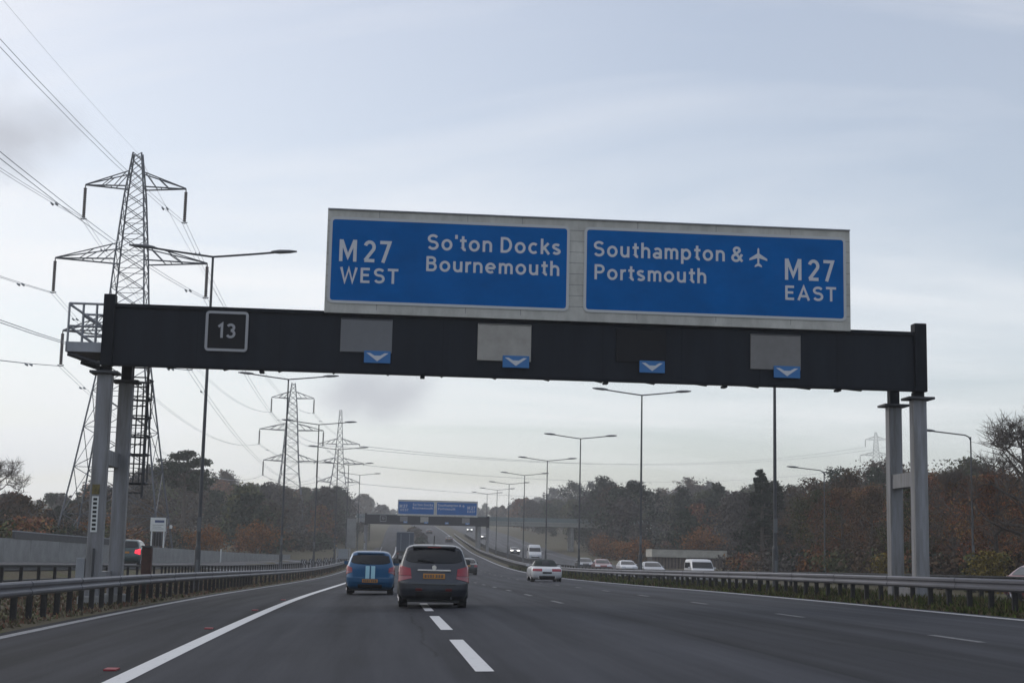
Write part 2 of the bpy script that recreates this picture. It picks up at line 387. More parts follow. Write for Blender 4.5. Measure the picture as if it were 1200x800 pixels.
slip = tag(grid_obj('slip_road', np.linspace(0, 1, 6), slip_ys, lambda u, y: prof(y)+cross(u)+.004+.0*u, 'asphalt_pale',
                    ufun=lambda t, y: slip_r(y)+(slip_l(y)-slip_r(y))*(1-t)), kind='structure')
def strip(name, u0, u1, y0, y1, parent, material, dz=.005, ufun=None, step=2.0):
    n = max(2, int((y1-y0)/step)+1); mb = MB()
    ys = sorted(set(list(np.linspace(y0, y1, n)) + [float(q) for q in YS if y0 < q < y1]))
    v = []
    for y in ys:
        off = 0 if ufun is None else ufun(y)
        v.append((P(u0+off, y, dz), P(u1+off, y, dz)))
    for i in range(len(v)-1): mb.quad(v[i][0], v[i][1], v[i+1][1], v[i+1][0])
    return mb.build(name, material, parent)
strip('edge_line', -2.59, -2.36, -20, 330, road, 'line_white')
strip('edge_line', -5.66, -5.46, -20, 330, road, 'line_grey')
strip('edge_line', 12.10, 12.32, -20, 620, road, 'line_pale')
for k in range(0, 22): strip('lane_line', 1.08, 1.28, 7+9*k, 13+9*k, road, 'line_white')
for k in range(0, 20): strip('lane_line', 4.79, 4.92, 39.8+9*k, 42.4+9*k, road, 'line_worn')
for k in range(0, 24): strip('lane_line', 8.43, 8.56, 11.6+9*k, 13.6+9*k, road, 'line_worn')
for k in range(4): 
    o = MB().box(-.055, .055, -.05, .05, 0, .018).build('road_stud', 'stud_red', road); o.location = P(-2.78, 16.6+9.2*k, .0); o.scale = (1.2, 2.6, 1)
strip('edge_line', 17.75, 17.9, 20, 420, opp, 'line_grey'); strip('edge_line', 28.4, 28.58, 40, 420, opp, 'line_grey')
for u in (21.4, 24.9):
    for k in range(40): strip('lane_line', u, u+.14, 60+9*k, 62.2+9*k, opp, 'line_worn')
strip('edge_line', .45, .65, -20, 200, slip, 'line_grey', .012, ufun=lambda y: float(slip_l(y)))
strip('edge_line', -.65, -.45, -20, 190, slip, 'line_grey', .012, ufun=lambda y: float(slip_r(y)))

# divided nose further up the hill
def nose_u(y): return np.interp(y, [318, 345, 400, 600, 900], [2.6, 2.6, 1.6, -1, -1])
nose_ys = YS[(YS > 316) & (YS < 905)]
tag(grid_obj('verge', np.linspace(0, 1, 4), nose_ys, lambda u, y: prof(y)+cross(u)+.05, 'ground',
             ufun=lambda t, y: nose_u(y)+t*np.interp(y, [318, 345, 420, 900], [.1, 1.4, 3.2, 4.5])), kind='structure')

# ------------------------------------------------------------------ safety barriers
def sweep(profile_uz, y0, y1, ufun, name, material, parent, step=2.0, closed=True, base=None):
    ys = np.arange(y0, y1+.01, step); rings = []
    for y in ys:
        u0 = ufun(y); x, yy, z = P(u0, y) if base is None else (float(u0+shift(y)), y, base(u0, y))
        rings.append([(x+du, yy, z+dz) for du, dz in profile_uz])
    return MB().loft(rings, True, closed).build(name, material, parent)
POST = MB().box(-.055, .055, -.035, .035, -.15, .66).box(-.055, -.045, -.05, .05, -.15, .655).mesh('post'); POST.materials.append(M['post_dark'])
def barrier(label, ufun, y0, y1, side, dense=None, rails=1, top=.70, railmat='rail_metal', depth=.09):
    root = empty('safety_barrier', P(ufun((y0+y1)/2), (y0+y1)/2))
    tag(root, label, 'crash barrier', 'steel crash barriers along the motorway')
    inv = Vector(root.location)
    def prof_(t): # open-box rail, face towards traffic on +side
        s_ = side; h = depth
        a = [(-.03, 0), (.05, .0), (.085, -.035), (.085, -.085), (.05, -.12), (.05, -h-.06), (.085, -h-.10), (.085, -h-.14), (.05, -h-.18), (-.03, -h-.18), (-.03, -h-.14), (.03, -h-.10), (.03, -.06), (-.03, -.04)]
        return [(s_*x, t+z) for x, z in (a if s_ > 0 else a[::-1])]
    for r in range(rails):
        o = sweep(prof_(top - r*.5), y0, y1, ufun, 'rail', railmat, root); o.matrix_parent_inverse = Matrix.Translation(-inv)
    if railmat == 'rail_metal':
        for yj in np.arange(max(y0, 15), 90, 4.8):     # lapped joints between rail lengths
            o = sweep([(a*1.10+(.004*side), (b-top)*1.03+top+.003) for a, b in prof_(top)], yj, yj+.32, ufun, 'rail_joint', 'rail_metal', root, .16); o.matrix_parent_inverse = Matrix.Translation(-inv)
    y = y0
    while y < y1:
        u = ufun(y); p = P(u - side*.09, y)
        o = inst('post', POST, root, Vector(p)-inv, (0, 0, 0 if side > 0 else math.pi), (1, 1, (top+.0)/.70))
        y += 1.25 if (dense and dense[0] < y < dense[1]) else 2.5
    return root
barrier('steel crash barrier on dark posts along the hard shoulder, nearest on the left', lambda y: -6.6, -20, 196, 1, (14, 75))
barrier('dark double-rail crash barrier beside the slip road, behind the hard shoulder barrier', lambda y: float(np.interp(y, [-20, 100, 140, 195], [-12.4, -12.3, -10.2, -6.9])), -20, 194, -1, (80, 150), 2, .80, 'galv_dark', .03)
barrier('steel crash barrier above the grass at the right edge of the carriageway', lambda y: 13.5, -20, 420, -1, (20, 75))
barrier('dark crash barrier on the far side of the central reservation', lambda y: 16.5, -20, 420, 1, None, 1, .74, 'galv_dark')

# ------------------------------------------------------------------ lettering
def _arc(cx, cy, rx, ry, a0, a1, n=12):
    return [(cx+rx*math.cos(R_(a0+(a1-a0)*k/n)), cy+ry*math.sin(R_(a0+(a1-a0)*k/n))) for k in range(n+1)]
GLYPH = {   # centre lines of a plain road-sign sans, cap height 1
 'M': [[(.08, 0), (.08, 1)], [(.10, .985), (.45, .22), (.80, .985)], [(.82, 0), (.82, 1)]], 'W': [[(.04, 1), (.27, .03), (.50, .93), (.73, .03), (.96, 1)]],
 'E': [[(.08, 0), (.08, 1)], [(.08, .925), (.56, .925)], [(.08, .52), (.51, .52)], [(.08, .075), (.56, .075)]], 'T': [[(0, .925), (.64, .925)], [(.32, 0), (.32, .93)]], 'A': [[(.03, 0), (.36, .95), (.69, 0)], [(.15, .29), (.57, .29)]],
 'S': [_arc(.33, .725, .25, .20, 25, 262) + _arc(.33, .30, .26, .225, 84, -155)], '2': [_arc(.31, .70, .235, .225, 165, -32) + [(.08, .08)], [(.05, .075), (.58, .075)]], '7': [[(.03, .925), (.54, .925), (.20, 0)]],
 '1': [[(.04, .76), (.27, .95), (.27, 0)]], '3': [_arc(.28, .73, .21, .195, 155, -88) , _arc(.28, .30, .24, .225, 88, -155)],
 '&': [[(.68, .03), (.21, .64)] + _arc(.34, .765, .17, .16, 205, -25) + [(.20, .44)] + _arc(.29, .27, .215, .20, 125, 320) + [(.66, .50)]],
 'D': [[(.08, 0), (.08, 1)], [(.08, .925)] + _arc(.28, .5, .33, .425, 90, -90) + [(.08, .075)]], 'B': [[(.08, 0), (.08, 1)], [(.08, .925)] + _arc(.33, .735, .19, .19, 90, -90, 9) + [(.08, .545)], [(.08, .535)] + _arc(.35, .305, .22, .23, 90, -90, 9) + [(.08, .075)]],
 'P': [[(.08, 0), (.08, 1)], [(.08, .925)] + _arc(.33, .70, .23, .225, 90, -90, 9) + [(.08, .475)]], 'o': [_arc(.32, .36, .25, .29, 90, 450, 20)], 'c': [_arc(.32, .36, .25, .29, 48, 312, 16)],
 'e': [_arc(.32, .36, .25, .29, 0, 308, 16), [(.08, .355), (.565, .355)]], 's': [_arc(.26, .52, .18, .13, 30, 258, 9) + _arc(.26, .205, .19, .135, 80, -155, 9)],
 't': [[(.20, .95), (.20, .22)] + _arc(.36, .22, .16, .15, 180, 275, 6), [(.02, .66), (.41, .66)]], 'n': [[(.08, 0), (.08, .72)], _arc(.285, .44, .205, .21, 180, 0, 10) + [(.49, 0)]], 'h': [[(.08, 0), (.08, 1)], _arc(.285, .44, .205, .21, 180, 0, 10) + [(.49, 0)]],
 'm': [[(.08, 0), (.08, .72)], _arc(.255, .46, .175, .19, 180, 0, 9) + [(.43, 0)], _arc(.605, .46, .175, .19, 180, 0, 9) + [(.78, 0)]], 'u': [[(.08, .72)] + _arc(.285, .28, .205, .21, 180, 360, 10), [(.49, 0), (.49, .72)]],
 'r': [[(.08, 0), (.08, .72)], _arc(.29, .41, .21, .24, 180, 72, 7)], 'k': [[(.08, 0), (.08, 1)], [(.47, .72), (.09, .29)], [(.21, .43), (.51, 0)]],
 'a': [_arc(.28, .47, .20, .18, 145, 0, 8) + [(.48, 0)], _arc(.265, .21, .20, .145, 0, 360, 14)], 'p': [[(.08, -.27), (.08, .72)], _arc(.32, .36, .24, .29, 0, 360, 18)], "'": [[(.06, .76), (.06, 1.02)]]}
def letters(body, x0, x1, z0, z1, y, parent, material='sign_white', weight=.14):
    """letters in the local x/z plane facing -y, fitted to the box x0..x1 and cap height z0..z1; each letter a relief of its own"""
    glyphs = []; pen = 0.0
    for ch in body:
        if ch == ' ': pen += .34; continue
        g_ = GLYPH[ch]; wmax = max(p[0] for q in g_ for p in q)
        glyphs.append([[(p[0]+pen, p[1]) for p in q] for q in g_]); pen += wmax + {'M': .46, '1': .30, 't': .15, 'r': .13, 'k': .18, "'": .20}.get(ch, .25)
    xs = [p[0] for g_ in glyphs for q in g_ for p in q]; a, b = min(xs)-weight/2, max(xs)+weight/2; sx = (x1-x0)/(b-a); sz = z1-z0
    for g_ in glyphs:
        mb = MB()
        for k, q in enumerate(g_):
            pts = [Vector((x0+(p[0]-a)*sx, z0+p[1]*sz)) for p in q]; hw = weight*(sz+sx)/4; Lr = []; Rr = []; loop = (pts[0]-pts[-1]).length < 1e-4
            for i, p in enumerate(pts):
                d0 = (p-pts[i-1]).normalized() if i else (pts[1]-p).normalized(); d1 = (pts[i+1]-p).normalized() if i < len(pts)-1 else d0
                if loop and i == 0: d0 = (pts[-1]-pts[-2]).normalized()
                if loop and i == len(pts)-1: d1 = (pts[1]-pts[0]).normalized()
                t_ = (d0+d1).normalized(); n_ = Vector((-t_.y, t_.x)); m_ = hw/max(.45, n_.dot(Vector((-d0.y, d0.x))))
                Lr.append(p+n_*m_); Rr.append(p-n_*m_)
            f0 = -.006-.0006*k; n0 = len(mb.v)
            for A, B in zip(Lr, Rr): mb.v += [(A.x, f0, A.y), (B.x, f0, B.y)]
            for i in range(len(pts)-1): mb.f.append((n0+2*i, n0+2*i+1, n0+2*i+3, n0+2*i+2))
        o = mb.build('letter', material, parent); o.location = (0, y, 0)
def rrect(x0, x1, z0, z1, r, n=4):
    p = []
    for cx, cz, a in ((x1-r, z1-r, 0), (x0+r, z1-r, 90), (x0+r, z0+r, 180), (x1-r, z0+r, 270)):
        for k in range(n+1):
            t = R_(a+90*k/n); p.append((cx+r*math.cos(t), cz+r*math.sin(t)))
    return p
def slab(x0, x1, z0, z1, y0, y1, r, name, material, parent):
    p = rrect(x0, x1, z0, z1, r)
    return MB().loft([[(a, y1, b) for a, b in p], [(a, y0, b) for a, b in p]]).build(name, material, parent)
def ringslab(x0, x1, z0, z1, y0, y1, r, t, name, material, parent):
    o_ = rrect(x0, x1, z0, z1, r); i_ = rrect(x0+t, x1-t, z0+t, z1-t, max(r-t, .01)); mb = MB(); n = len(o_)
    for k in range(n):
        a, b = o_[k], o_[(k+1) % n]; c_, d = i_[(k+1) % n], i_[k]
        mb.quad((a[0], y0, a[1]), (d[0], y0, d[1]), (c_[0], y0, c_[1]), (b[0], y0, b[1]))
        mb.quad((a[0], y0, a[1]), (b[0], y0, b[1]), (b[0], y1, b[1]), (a[0], y1, a[1]))
        mb.quad((d[0], y0, d[1]), (d[0], y1, d[1]), (c_[0], y1, c_[1]), (c_[0], y0, c_[1]))
    return mb.build(name, material, parent)

# ------------------------------------------------------------------ overhead gantry (local y = 0 is the face of the beam)
def make_gantry(loc, label):
    g = empty('overhead_gantry', loc); tag(g, label, 'gantry', 'overhead motorway sign gantries')
    XL, XR, ZB, ZT = -7.12, 14.74, 6.0, 7.66
    bm = MB().box(XL, XR, 0, .10, ZB+.06, ZT-.10).box(XL, XR, 2.25, 2.35, ZB+.36, ZT-.10)
    beam = bm.build('beam', 'gantry_dark', g)
    MB().box(XL, XR, -.07, .16, ZT-.10, ZT).box(XL, XR, 2.15, 2.4, ZT-.10, ZT).build('top_flange', 'gantry_edge', beam)
    MB().box(XL, XR, -.07, .16, ZB, ZB+.06).box(XL, XR, 2.15, 2.4, ZB+.30, ZB+.36).build('bottom_flange', 'gantry_edge', beam)
    MB().quad((XL, .16, ZB+.04), (XL, 2.15, ZB+.33), (XR, 2.15, ZB+.33), (XR, .16, ZB+.04)).quad((XL, .16, ZB+.07), (XR, .16, ZB+.07), (XR, 2.15, ZB+.36), (XL, 2.15, ZB+.36)).build('soffit', 'gantry_edge', beam)
    for k in range(1, 15):
        x = XL+(XR-XL)*k/15; MB().bar((x, .17, ZB+.015), (x, 2.15, ZB+.30), .07).build('soffit_rib', 'gantry_edge', beam)
    for k in range(1, 10):
        x = XL+(XR-XL)*k/10
        MB().box(x-.008, x+.008, -.004, .002, ZB+.07, ZT-.11).build('cladding_joint', 'gantry_edge', beam)
    for x0, x1 in ((-7.42, XL), (XR, 15.08)):
        for ya, yb, zl in ((-.12, .22, ZB-.01), (2.12, 2.46, ZB+.28)): MB().bev(x0, x1, ya, yb, zl, 7.90, .012).build('end_plate', 'gantry_edge', g)
        MB().box(x0+.06, x1-.06, .22, 2.12, ZB+.34, ZT-.02).build('end_panel', 'gantry_edge', g)
    for x0, x1 in ((-7.50, -7.12), (14.72, 15.10)):
        br = None
        for y0 in (.02, 2.06):
            xs = x0+(.0 if y0 < 1 else (.22 if x0 < 0 else .02))
            lg = MB().bev(xs, xs+.38, y0, y0+.36, -.75, 5.78, .02).build('leg', 'galv_leg', g)
            MB().bev(xs-.18, xs+.56, y0-.16, y0+.52, 5.78, 5.85, .01).build('collar', 'galv_dark', lg)
            MB().box(xs+.05, xs+.33, y0+.05, y0+.31, 5.85, 5.99 if y0 < 1 else 6.28).build('bearing', 'gantry_edge', lg)
            MB().bev(xs-.14, xs+.52, y0-.14, y0+.50, -.55, -.02, .03).build('plinth', 'concrete', lg)
        MB().box(x0+.08, x0+.36, .38, 2.06, 3.40, 3.80).build('cross_brace', 'galv_leg', g)
        MB().box(x0+.10, x0+.34, .38, 2.06, .35, .60).build('cross_brace', 'galv_leg', g)
    # access platform beyond the left end
    pf = MB().box(-8.32, -7.42, .0, 1.9, 6.33, 6.38).build('platform', 'galv_dark', g)
    MB().box(-8.34, -7.42, -.03, .0, 6.34, 6.60).box(-8.36, -8.32, -.03, 1.93, 6.34, 6.60).build('toe_board', 'galv', pf)
    for y in (.05, 1.85):
        MB().bar((-8.30, y, 6.29), (-7.45, y, 6.02), .09).build('bracket', 'galv_dark', pf)
    rl = MB()
    for y in (.0, 1.9):
        for x in (-8.32, -7.95, -7.60): rl.bar((x, y, 6.38), (x, y, 7.63), .045)
        for z in (7.63, 7.02): rl.bar((-8.32, y, z), (-7.42, y, z), .045)
        rl.bar((-8.32, y, 7.60), (-7.45, y, 7.05), .045); rl.bar((-8.32, y, 7.02), (-7.45, y, 6.45), .045)
    for z in (7.63, 7.02): rl.bar((-8.32, 0, z), (-8.32, 1.9, z), .045)
    rl.build('railing', 'galv', pf)
    # caged ladder on the rear leg
    ld = MB()
    for x in (-6.98, -6.56): ld.bar((x, 2.55, 2.6), (x, 2.55, 6.3), .05)
    ladder = ld.build('ladder', 'galv_dark', g)
    for k in range(14): MB().bar((-6.98, 2.55, 2.75+.27*k), (-6.56, 2.55, 2.75+.27*k), .028).build('rung', 'galv_dark', ladder)
    for k, z in enumerate((5.92, 5.40, 4.88, 4.35, 3.83, 3.03)):
        pts = [(-6.70+.34*math.sin(t)*1.0, 2.55+.72*(1-math.cos(t))/2*1.0, z) for t in np.linspace(-math.pi*.8, math.pi*.8, 13)] if False else \
              [(-7.02, 2.55, z), (-7.06, 2.85, z), (-6.98, 3.12, z), (-6.77, 3.22, z), (-6.55, 3.12, z), (-6.46, 2.85, z), (-6.50, 2.55, z)]
        MB().tube(pts, .032, 4).build('cage_hoop', 'galv_dark', ladder)
    cg = MB()
    for x, y in ((-7.04, 2.8), (-6.92, 3.16), (-6.77, 3.21), (-6.62, 3.16), (-6.48, 2.8)): cg.bar((x, y, 3.0), (x, y, 5.95), .03)
    cg.build('cage_bar', 'galv_dark', ladder)
    for z in (5.5, 4.4, 3.4): MB().bar((-7.1, 2.40, z), (-6.98, 2.55, z), .05).build('ladder_stay', 'galv_dark', ladder)
    # sign boards
    ys = -.16
    sb = MB().bev(-1.60, 12.90, ys, ys+.05, 7.60, 10.43, .01).build('sign_backing', 'sign_back', g)
    pl_ = MB()
    for k in range(1, 9): pl_.box(-1.595, 12.895, ys-.003, ys, 7.70+.303*k-.006, 7.70+.303*k+.006)
    for x in (-.2, 2.2, 3.7, 6.9, 9.1, 11.2): pl_.box(x-.006, x+.006, ys-.0025, ys, 7.71, 10.42)
    pl_.build('board_joint', 'panel_grey', sb)
    for x in (-1.2, 1.4, 4.0, 6.6, 9.2, 11.8): MB().box(x-.05, x+.05, ys+.05, ys+.088, 7.68, 10.3).build('support_post', 'galv_dark', sb)
    MB().box(-1.6, 12.9, ys-.05, ys+.06, 10.43, 10.46).build('capping', 'galv', sb)
    for x0, x1, lines in ((-1.50, 4.98, (('M27', -1.25, .14, 9.01, 9.61, .165), ('WEST', -1.22, .39, 8.44, 8.85, .16), ("So'ton Docks", 1.12, 4.77, 9.42, 9.85, .16), ('Bournemouth', 1.10, 4.74, 8.83, 9.24, .16))),
                          (5.45, 12.74, (('Southampton', 5.68, 9.34, 9.42, 9.85, .16), ('&', 9.52, 9.87, 9.42, 9.85, .16), ('Portsmouth', 5.71, 8.82, 8.78, 9.20, .16), ('M27', 11.04, 12.43, 8.97, 9.57, .165), ('EAST', 11.04, 12.52, 8.41, 8.81, .16)))):
        sp2 = slab(x0, x1, 7.90, 10.20, ys-.022, ys-.002, .13, 'sign_panel', 'sign_blue', g)
        ringslab(x0-.035, x1+.035, 7.865, 10.235, ys-.027, ys-.001, .15, .075, 'border', 'sign_border', sp2)
        for body, a, b, z0, z1, wt in lines: letters(body, a, b, z0, z1, ys-.024, sp2, 'sign_white', wt)
        if x0 > 5:   # aeroplane symbol
            cx, cz = 10.285, 9.56; h = .28
            half = [(0, 1), (.09, .86), (.10, .42), (.90, -.10), (.90, -.30), (.10, -.05), (.085, -.55), (.36, -.80), (.36, -.95), (0, -.83)]
            out2 = half + [(-x, z) for x, z in half[-2:0:-1]]
            MB().loft([[(cx+x*h, ys-.024, cz+z*h) for x, z in out2][::-1], [(cx+x*h, ys-.034, cz+z*h) for x, z in out2][::-1]]).build('aeroplane_symbol', 'sign_white', sp2)
    # lane signal panels and downward arrows
    for (x0, x1, z0, z1), mm in zip(((-1.14, .25, 6.57, 7.48), (2.56, 4.02, 6.46, 7.47), (6.36, 7.74, 6.55, 7.46), (10.10, 11.51, 6.47, 7.45)), ('panel_grey', 'panel_pale', 'panel_dark', 'panel_taupe')):
        sg = MB().bev(x0, x1, -.055, .01, z0, z1, .008).build('signal_panel', mm, g)
        MB().box(x0+.02, x1-.02, -.061, -.055, z1-.03, z1-.015).build('panel_joint', 'gantry_edge', sg)
    for x0, x1, z0 in ((-.49, .22, 6.285), (3.25, 3.97, 6.28), (7.0, 7.70, 6.265), (10.74, 11.48, 6.245)):
        ar = MB().bev(x0, x1, -.10, -.062, z0, z0+.33, .006).build('lane_arrow', 'arrow_blue', g)
        cx = (x0+x1)/2; zz = z0+.05; hw = (x1-x0)/2-.06
        pt = [(cx, zz), (cx+hw, zz+.22), (cx+hw-.1, zz+.22), (cx+.08, zz+.15), (cx-.08, zz+.15), (cx-hw+.1, zz+.22), (cx-hw, zz+.22)]
        MB().loft([[(a, -.100, b) for a, b in pt][::-1], [(a, -.108, b) for a, b in pt][::-1]]).build('arrowhead', 'sign_white', ar)
    nb = slab(-4.71, -3.62, 6.49, 7.53, -.06, .0, .08, 'number_plate', 'panel_dark', g)
    ringslab(-4.73, -3.60, 6.47, 7.55, -.075, -.002, .10, .07, 'frame', 'number_grey', nb)
    letters('13', -4.42, -3.93, 6.83, 7.22, -.062, nb, 'number_grey', .17)
    # brackets under the beam
    for x in (-3.2, 1.1, 6.1, 9.4, 12.6): MB().box(x-.06, x+.06, -.02, .3, ZB-.06, ZB-.002).build('cable_bracket', 'gantry_edge', g)
    # identity strip on the front leg
    ms = MB().box(-7.43, -7.26, -.004, .018, 1.62, 2.55).build('marker_plate', 'sign_board_white', g)
    for k in range(8): MB().box(-7.395, -7.295, -.008, -.003, 1.67+.11*k, 1.735+.11*k).build('marker_character', 'black', ms)
    MB().box(-7.44, -7.25, -.004, .018, 2.60, 2.86).build('warning_plate', 'yellow', g)
    MB().tube([(-7.30, -.03, -.1), (-7.30, -.03, 1.2)], .03, 6).build('cable_duct', 'galv_dark', g)
    MB().bev(-7.75, -7.52, .05, .40, .30, .95, .01).build('cable_box', 'galv', g)
    return g
ga = make_gantry((0, 40, 0), 'wide dark gantry numbered 13 with blue M27 signs, spanning the road close up')
gb = copy_tree(ga); gb.location = (float(shift(272))-.5, 272, .40)
gb['label'] = 'small distant gantry with blue signs, beyond the two hatchbacks'

# ------------------------------------------------------------------ lamp posts
def make_lamp(double, H, arm=2.84):
    r = empty('street_lamp')
    pole = MB().tube([(0, 0, -.5), (0, 0, 1.6)], .11, 10).tube([(0, 0, 1.6), (0, 0, 1.72)], .11, 10, .075).tube([(0, 0, 1.72), (0, 0, H)], .078, 8, .045).build('pole', 'lamp_pole', r, True)
    MB().box(-.05, .05, -.118, -.10, .5, 1.15).build('access_door', 'lamp_head', pole)
    MB().box(-.07, .07, -.10, -.088, 2.2, 2.75).build('number_plate', 'lamp_head', pole)
    for s in ((-1, 1) if double else (-1,)):
        if double: pts = [(s*arm*t, 0, H-.02+.30*t+.05*t*t) for t in (0, .2, .4, .6, .78)]
        else: pts = [(0, 0, H-.5), (0, 0, H-.2), (s*.12, 0, H), (s*.35, 0, H+.1), (s*arm*.78, 0, H+.28)]
        a = MB().tube(pts, .042, 6).build('arm', 'lamp_pole', r, True)
        x1, z1 = pts[-1][0], pts[-1][2]; L_ = arm*.30
        rings = []
        for t, w_, h_ in ((-.12, .04, .035), (0, .09, .06), (.25, .13, .085), (.7, .12, .07), (1, .04, .03)):
            cx = x1+s*L_*t; cz = z1+.03+.05*t
            rings.append([(cx, w_*math.cos(q), cz+h_*math.sin(q)) for q in np.linspace(0, 2*math.pi, 9)[:-1]])
        hd = MB().loft(rings).build('lamp_head', 'lamp_head', r, True)
    return r
dl = make_lamp(True, 12.85, 3.0); first = True
ords = ['nearest', 'second nearest', 'third nearest', 'fourth nearest', 'fifth nearest', 'sixth nearest', 'seventh nearest', 'farthest']
for k, y in enumerate((58, 97, 130, 163, 197, 232)):
    o = dl if first else copy_tree(dl); first = False
    u = -7.1 if y < 190 else -7.6; o.location = P(u, y); o.rotation_euler = (0, 0, R_(2 if k else 0))
    tag(o, 'tall double-arm lamp post left of the carriageway, %s in its row' % ords[k], 'lamp post', 'double-arm lamp posts on the left verge')
dm = make_lamp(True, 11.3); first = True
for k, y in enumerate((57, 90, 123, 154, 188, 222, 256, 290)):
    o = dm if first else copy_tree(dm); first = False
    o.location = P(15.0, y)
    tag(o, 'double-arm lamp post in the central reservation, %s in its row' % ords[k], 'lamp post', 'double-arm lamp posts in the central reservation')
sl = make_lamp(False, 9.3, 3.0)
sl.location = P(35.0, 88); tag(sl, 'single-arm lamp post among the russet trees at the far right', 'lamp post', 'single-arm lamp posts right of the opposite carriageway')
s2 = copy_tree(sl); s2.location = P(36.0, 124); s2['label'] = 'single-arm lamp post half hidden by trees, right of the tall conifer'

# ------------------------------------------------------------------ pylons and wires
def lattice(mb, prof_pts, levels, t_leg, t_br):
    """square lattice tower; prof_pts = [(z, halfwidth)], levels = z of the panels"""
    def hw(z): return float(np.interp(z, [p[0] for p in prof_pts], [p[1] for p in prof_pts]))
    zs = [p[0] for p in prof_pts]
    for sx in (-1, 1):
        for sy in (-1, 1):
            for a, b in zip(prof_pts[:-1], prof_pts[1:]): mb.bar((sx*a[1], sy*a[1], a[0]), (sx*b[1], sy*b[1], b[0]), t_leg)
    for a, b in zip(levels[:-1], levels[1:]):
        ha, hb = hw(a), hw(b)
        for q in range(4):
            cs, sn = math.cos(q*math.pi/2), math.sin(q*math.pi/2)
            def rot(x, y, z): return (x*cs-y*sn, x*sn+y*cs, z)
            mb.bar(rot(-ha, -ha, a), rot(hb, -hb, b), t_br); mb.bar(rot(ha, -ha, a), rot(-hb, -hb, b), t_br)
            if b-a > 1.6 and q % 2 == 0: mb.bar(rot(-hb, -hb, b), rot(hb, -hb, b), t_br*.8)
    return hw
def make_pylon(kind):
    r = empty('electricity_pylon'); mb = MB()
    if kind == 0: pr_ = [(0, 5.2), (8.7, 3.8), (20, 2.15), (26.7, 1.65), (31, 1.4), (37, .95), (41.5, .42)]; arms = ((23.1, 6.3), (30.4, 7.5), (38.0, 5.0)); lv = [0, 5, 9.5, 13.4, 17, 20, 22.8, 25.2, 27.4, 29.4, 31.2, 32.9, 34.5, 36, 37.3, 38.6, 39.8, 40.8, 41.5]
    else: pr_ = [(0, 6.5), (9, 4.2), (17, 2.2), (24, 1.25), (31, .75), (38.5, .3)]; arms = ((17.5, 6.0), (23.0, 7.2), (28.6, 5.8)); lv = [0, 5, 9, 13, 17, 19.5, 22, 24, 26, 28, 30, 32, 34, 36, 38.5]
    hw = lattice(mb, pr_, lv, .12, .055)
    mb.build('lattice_tower', 'pylon_steel', r)
    hang = []
    for z, hl in arms:
        for s in (-1, 1):
            a = MB(); w0 = hw(z); w1 = hw(z+1.5)
            for sy in (-1, 1):
                a.bar((s*w0, sy*w0, z-.1), (s*hl, 0, z), .11); a.bar((s*w1, sy*w1, z+1.5), (s*hl, 0, z+.05), .09)
                for t in (.3, .6): a.bar((s*(w0+(hl-w0)*t), sy*w0*(1-t), z-.05), (s*(w1+(hl-w1)*(t-.22)), sy*w1*(1-t+.22), z+1.5*(1-t+.2)), .07)
            a.bar((s*(w0+(hl-w0)*.4), -w0*.6, z), (s*(w0+(hl-w0)*.4), w0*.6, z), .07)
            arm = a.build('crossarm', 'pylon_steel', r)
            if kind == 0:
                ins = MB(); n = 14
                rings = [[(s*hl+rr*math.cos(q), rr*math.sin(q), z-.3-3.1*k/(2*n)) for q in np.linspace(0, 2*math.pi, 9)[:-1]] for k, rr in ((k, .19 if k % 2 else .12) for k in range(2*n+1))]
                ins.loft(rings); ins.bar((s*hl, 0, z), (s*hl, 0, z-.35), .08)
                ins.build('insulator', 'insulator', arm)
                MB().tube([(s*hl-.3, 0, z-3.45), (s*hl, 0, z-3.55), (s*hl+.3, 0, z-3.45)], .06, 5).build('clamp', 'pylon_steel', arm)
                hang.append((s*hl, z-3.55))
            else:
                for sy in (-1, 1): MB().tube([(s*hl, 0, z), (s*hl, sy*2.6, z-.25)], .12, 6).build('insulator', 'insulator', arm)
                hang.append((s*hl, z-.25))
    return r, hang
p1, h1 = make_pylon(0)
PY = [((-25.3, 150), -1.0), ((-19.5, 356), 0.), ((-11.3, 432), 0.), ((0, 0), 0.)]
def gz(u, y): return float(prof(y)+cross(u))
X1, Y1 = -25.4, 150.0; p1.location = (X1, Y1, -.7)
tag(p1, 'tallest lattice electricity pylon, standing left of the gantry', 'pylon', 'electricity pylons left of the road')
p2 = copy_tree(p1); X2, Y2 = -20.8, 356.0; p2.location = (X2, Y2, -.8)
p2['label'] = 'lattice pylon seen beneath the gantry beam, second along the line'
p3, h3 = make_pylon(1); X3, Y3 = -11.6, 440.0; p3.location = (X3, Y3, 4.0)
tag(p3, 'broad-footed lattice pylon on the wooded rise, third along the line', 'pylon', 'electricity pylons left of the road')
p4 = copy_tree(p1); X4, Y4 = 238.5, 700.0; p4.location = (X4, Y4, 22.5); p4.rotation_euler = (0, 0, R_(-20))
p4['label'] = 'faint faraway pylon above the trees on the right'; p4['group'] = 'electricity pylons right of the road'
names = ['lower left', 'lower right', 'middle left', 'middle right', 'upper left', 'upper right']
def wire(a, b, sag, n, r, label, group, twin=.4, damp=True):
    a, b = Vector(a), Vector(b); d = (b-a).normalized(); side = Vector((d.y, -d.x, 0)).normalized()
    mb = MB()
    for s in ((-.5, .5) if twin else (0,)):
        pts = []
        for k in range(n+1):
            t = k/n; p = a.lerp(b, t); p.z -= 4*sag*t*(1-t); pts.append(p+side*s*twin)
        mb.tube(pts, r, 4)
        if twin and damp: mb.cyl(pts[1]+Vector((0, 0, -.1)), d, .09, .8, 6)
    o = mb.build('power_line', 'wire', None); return tag(o, label, 'power line', group)
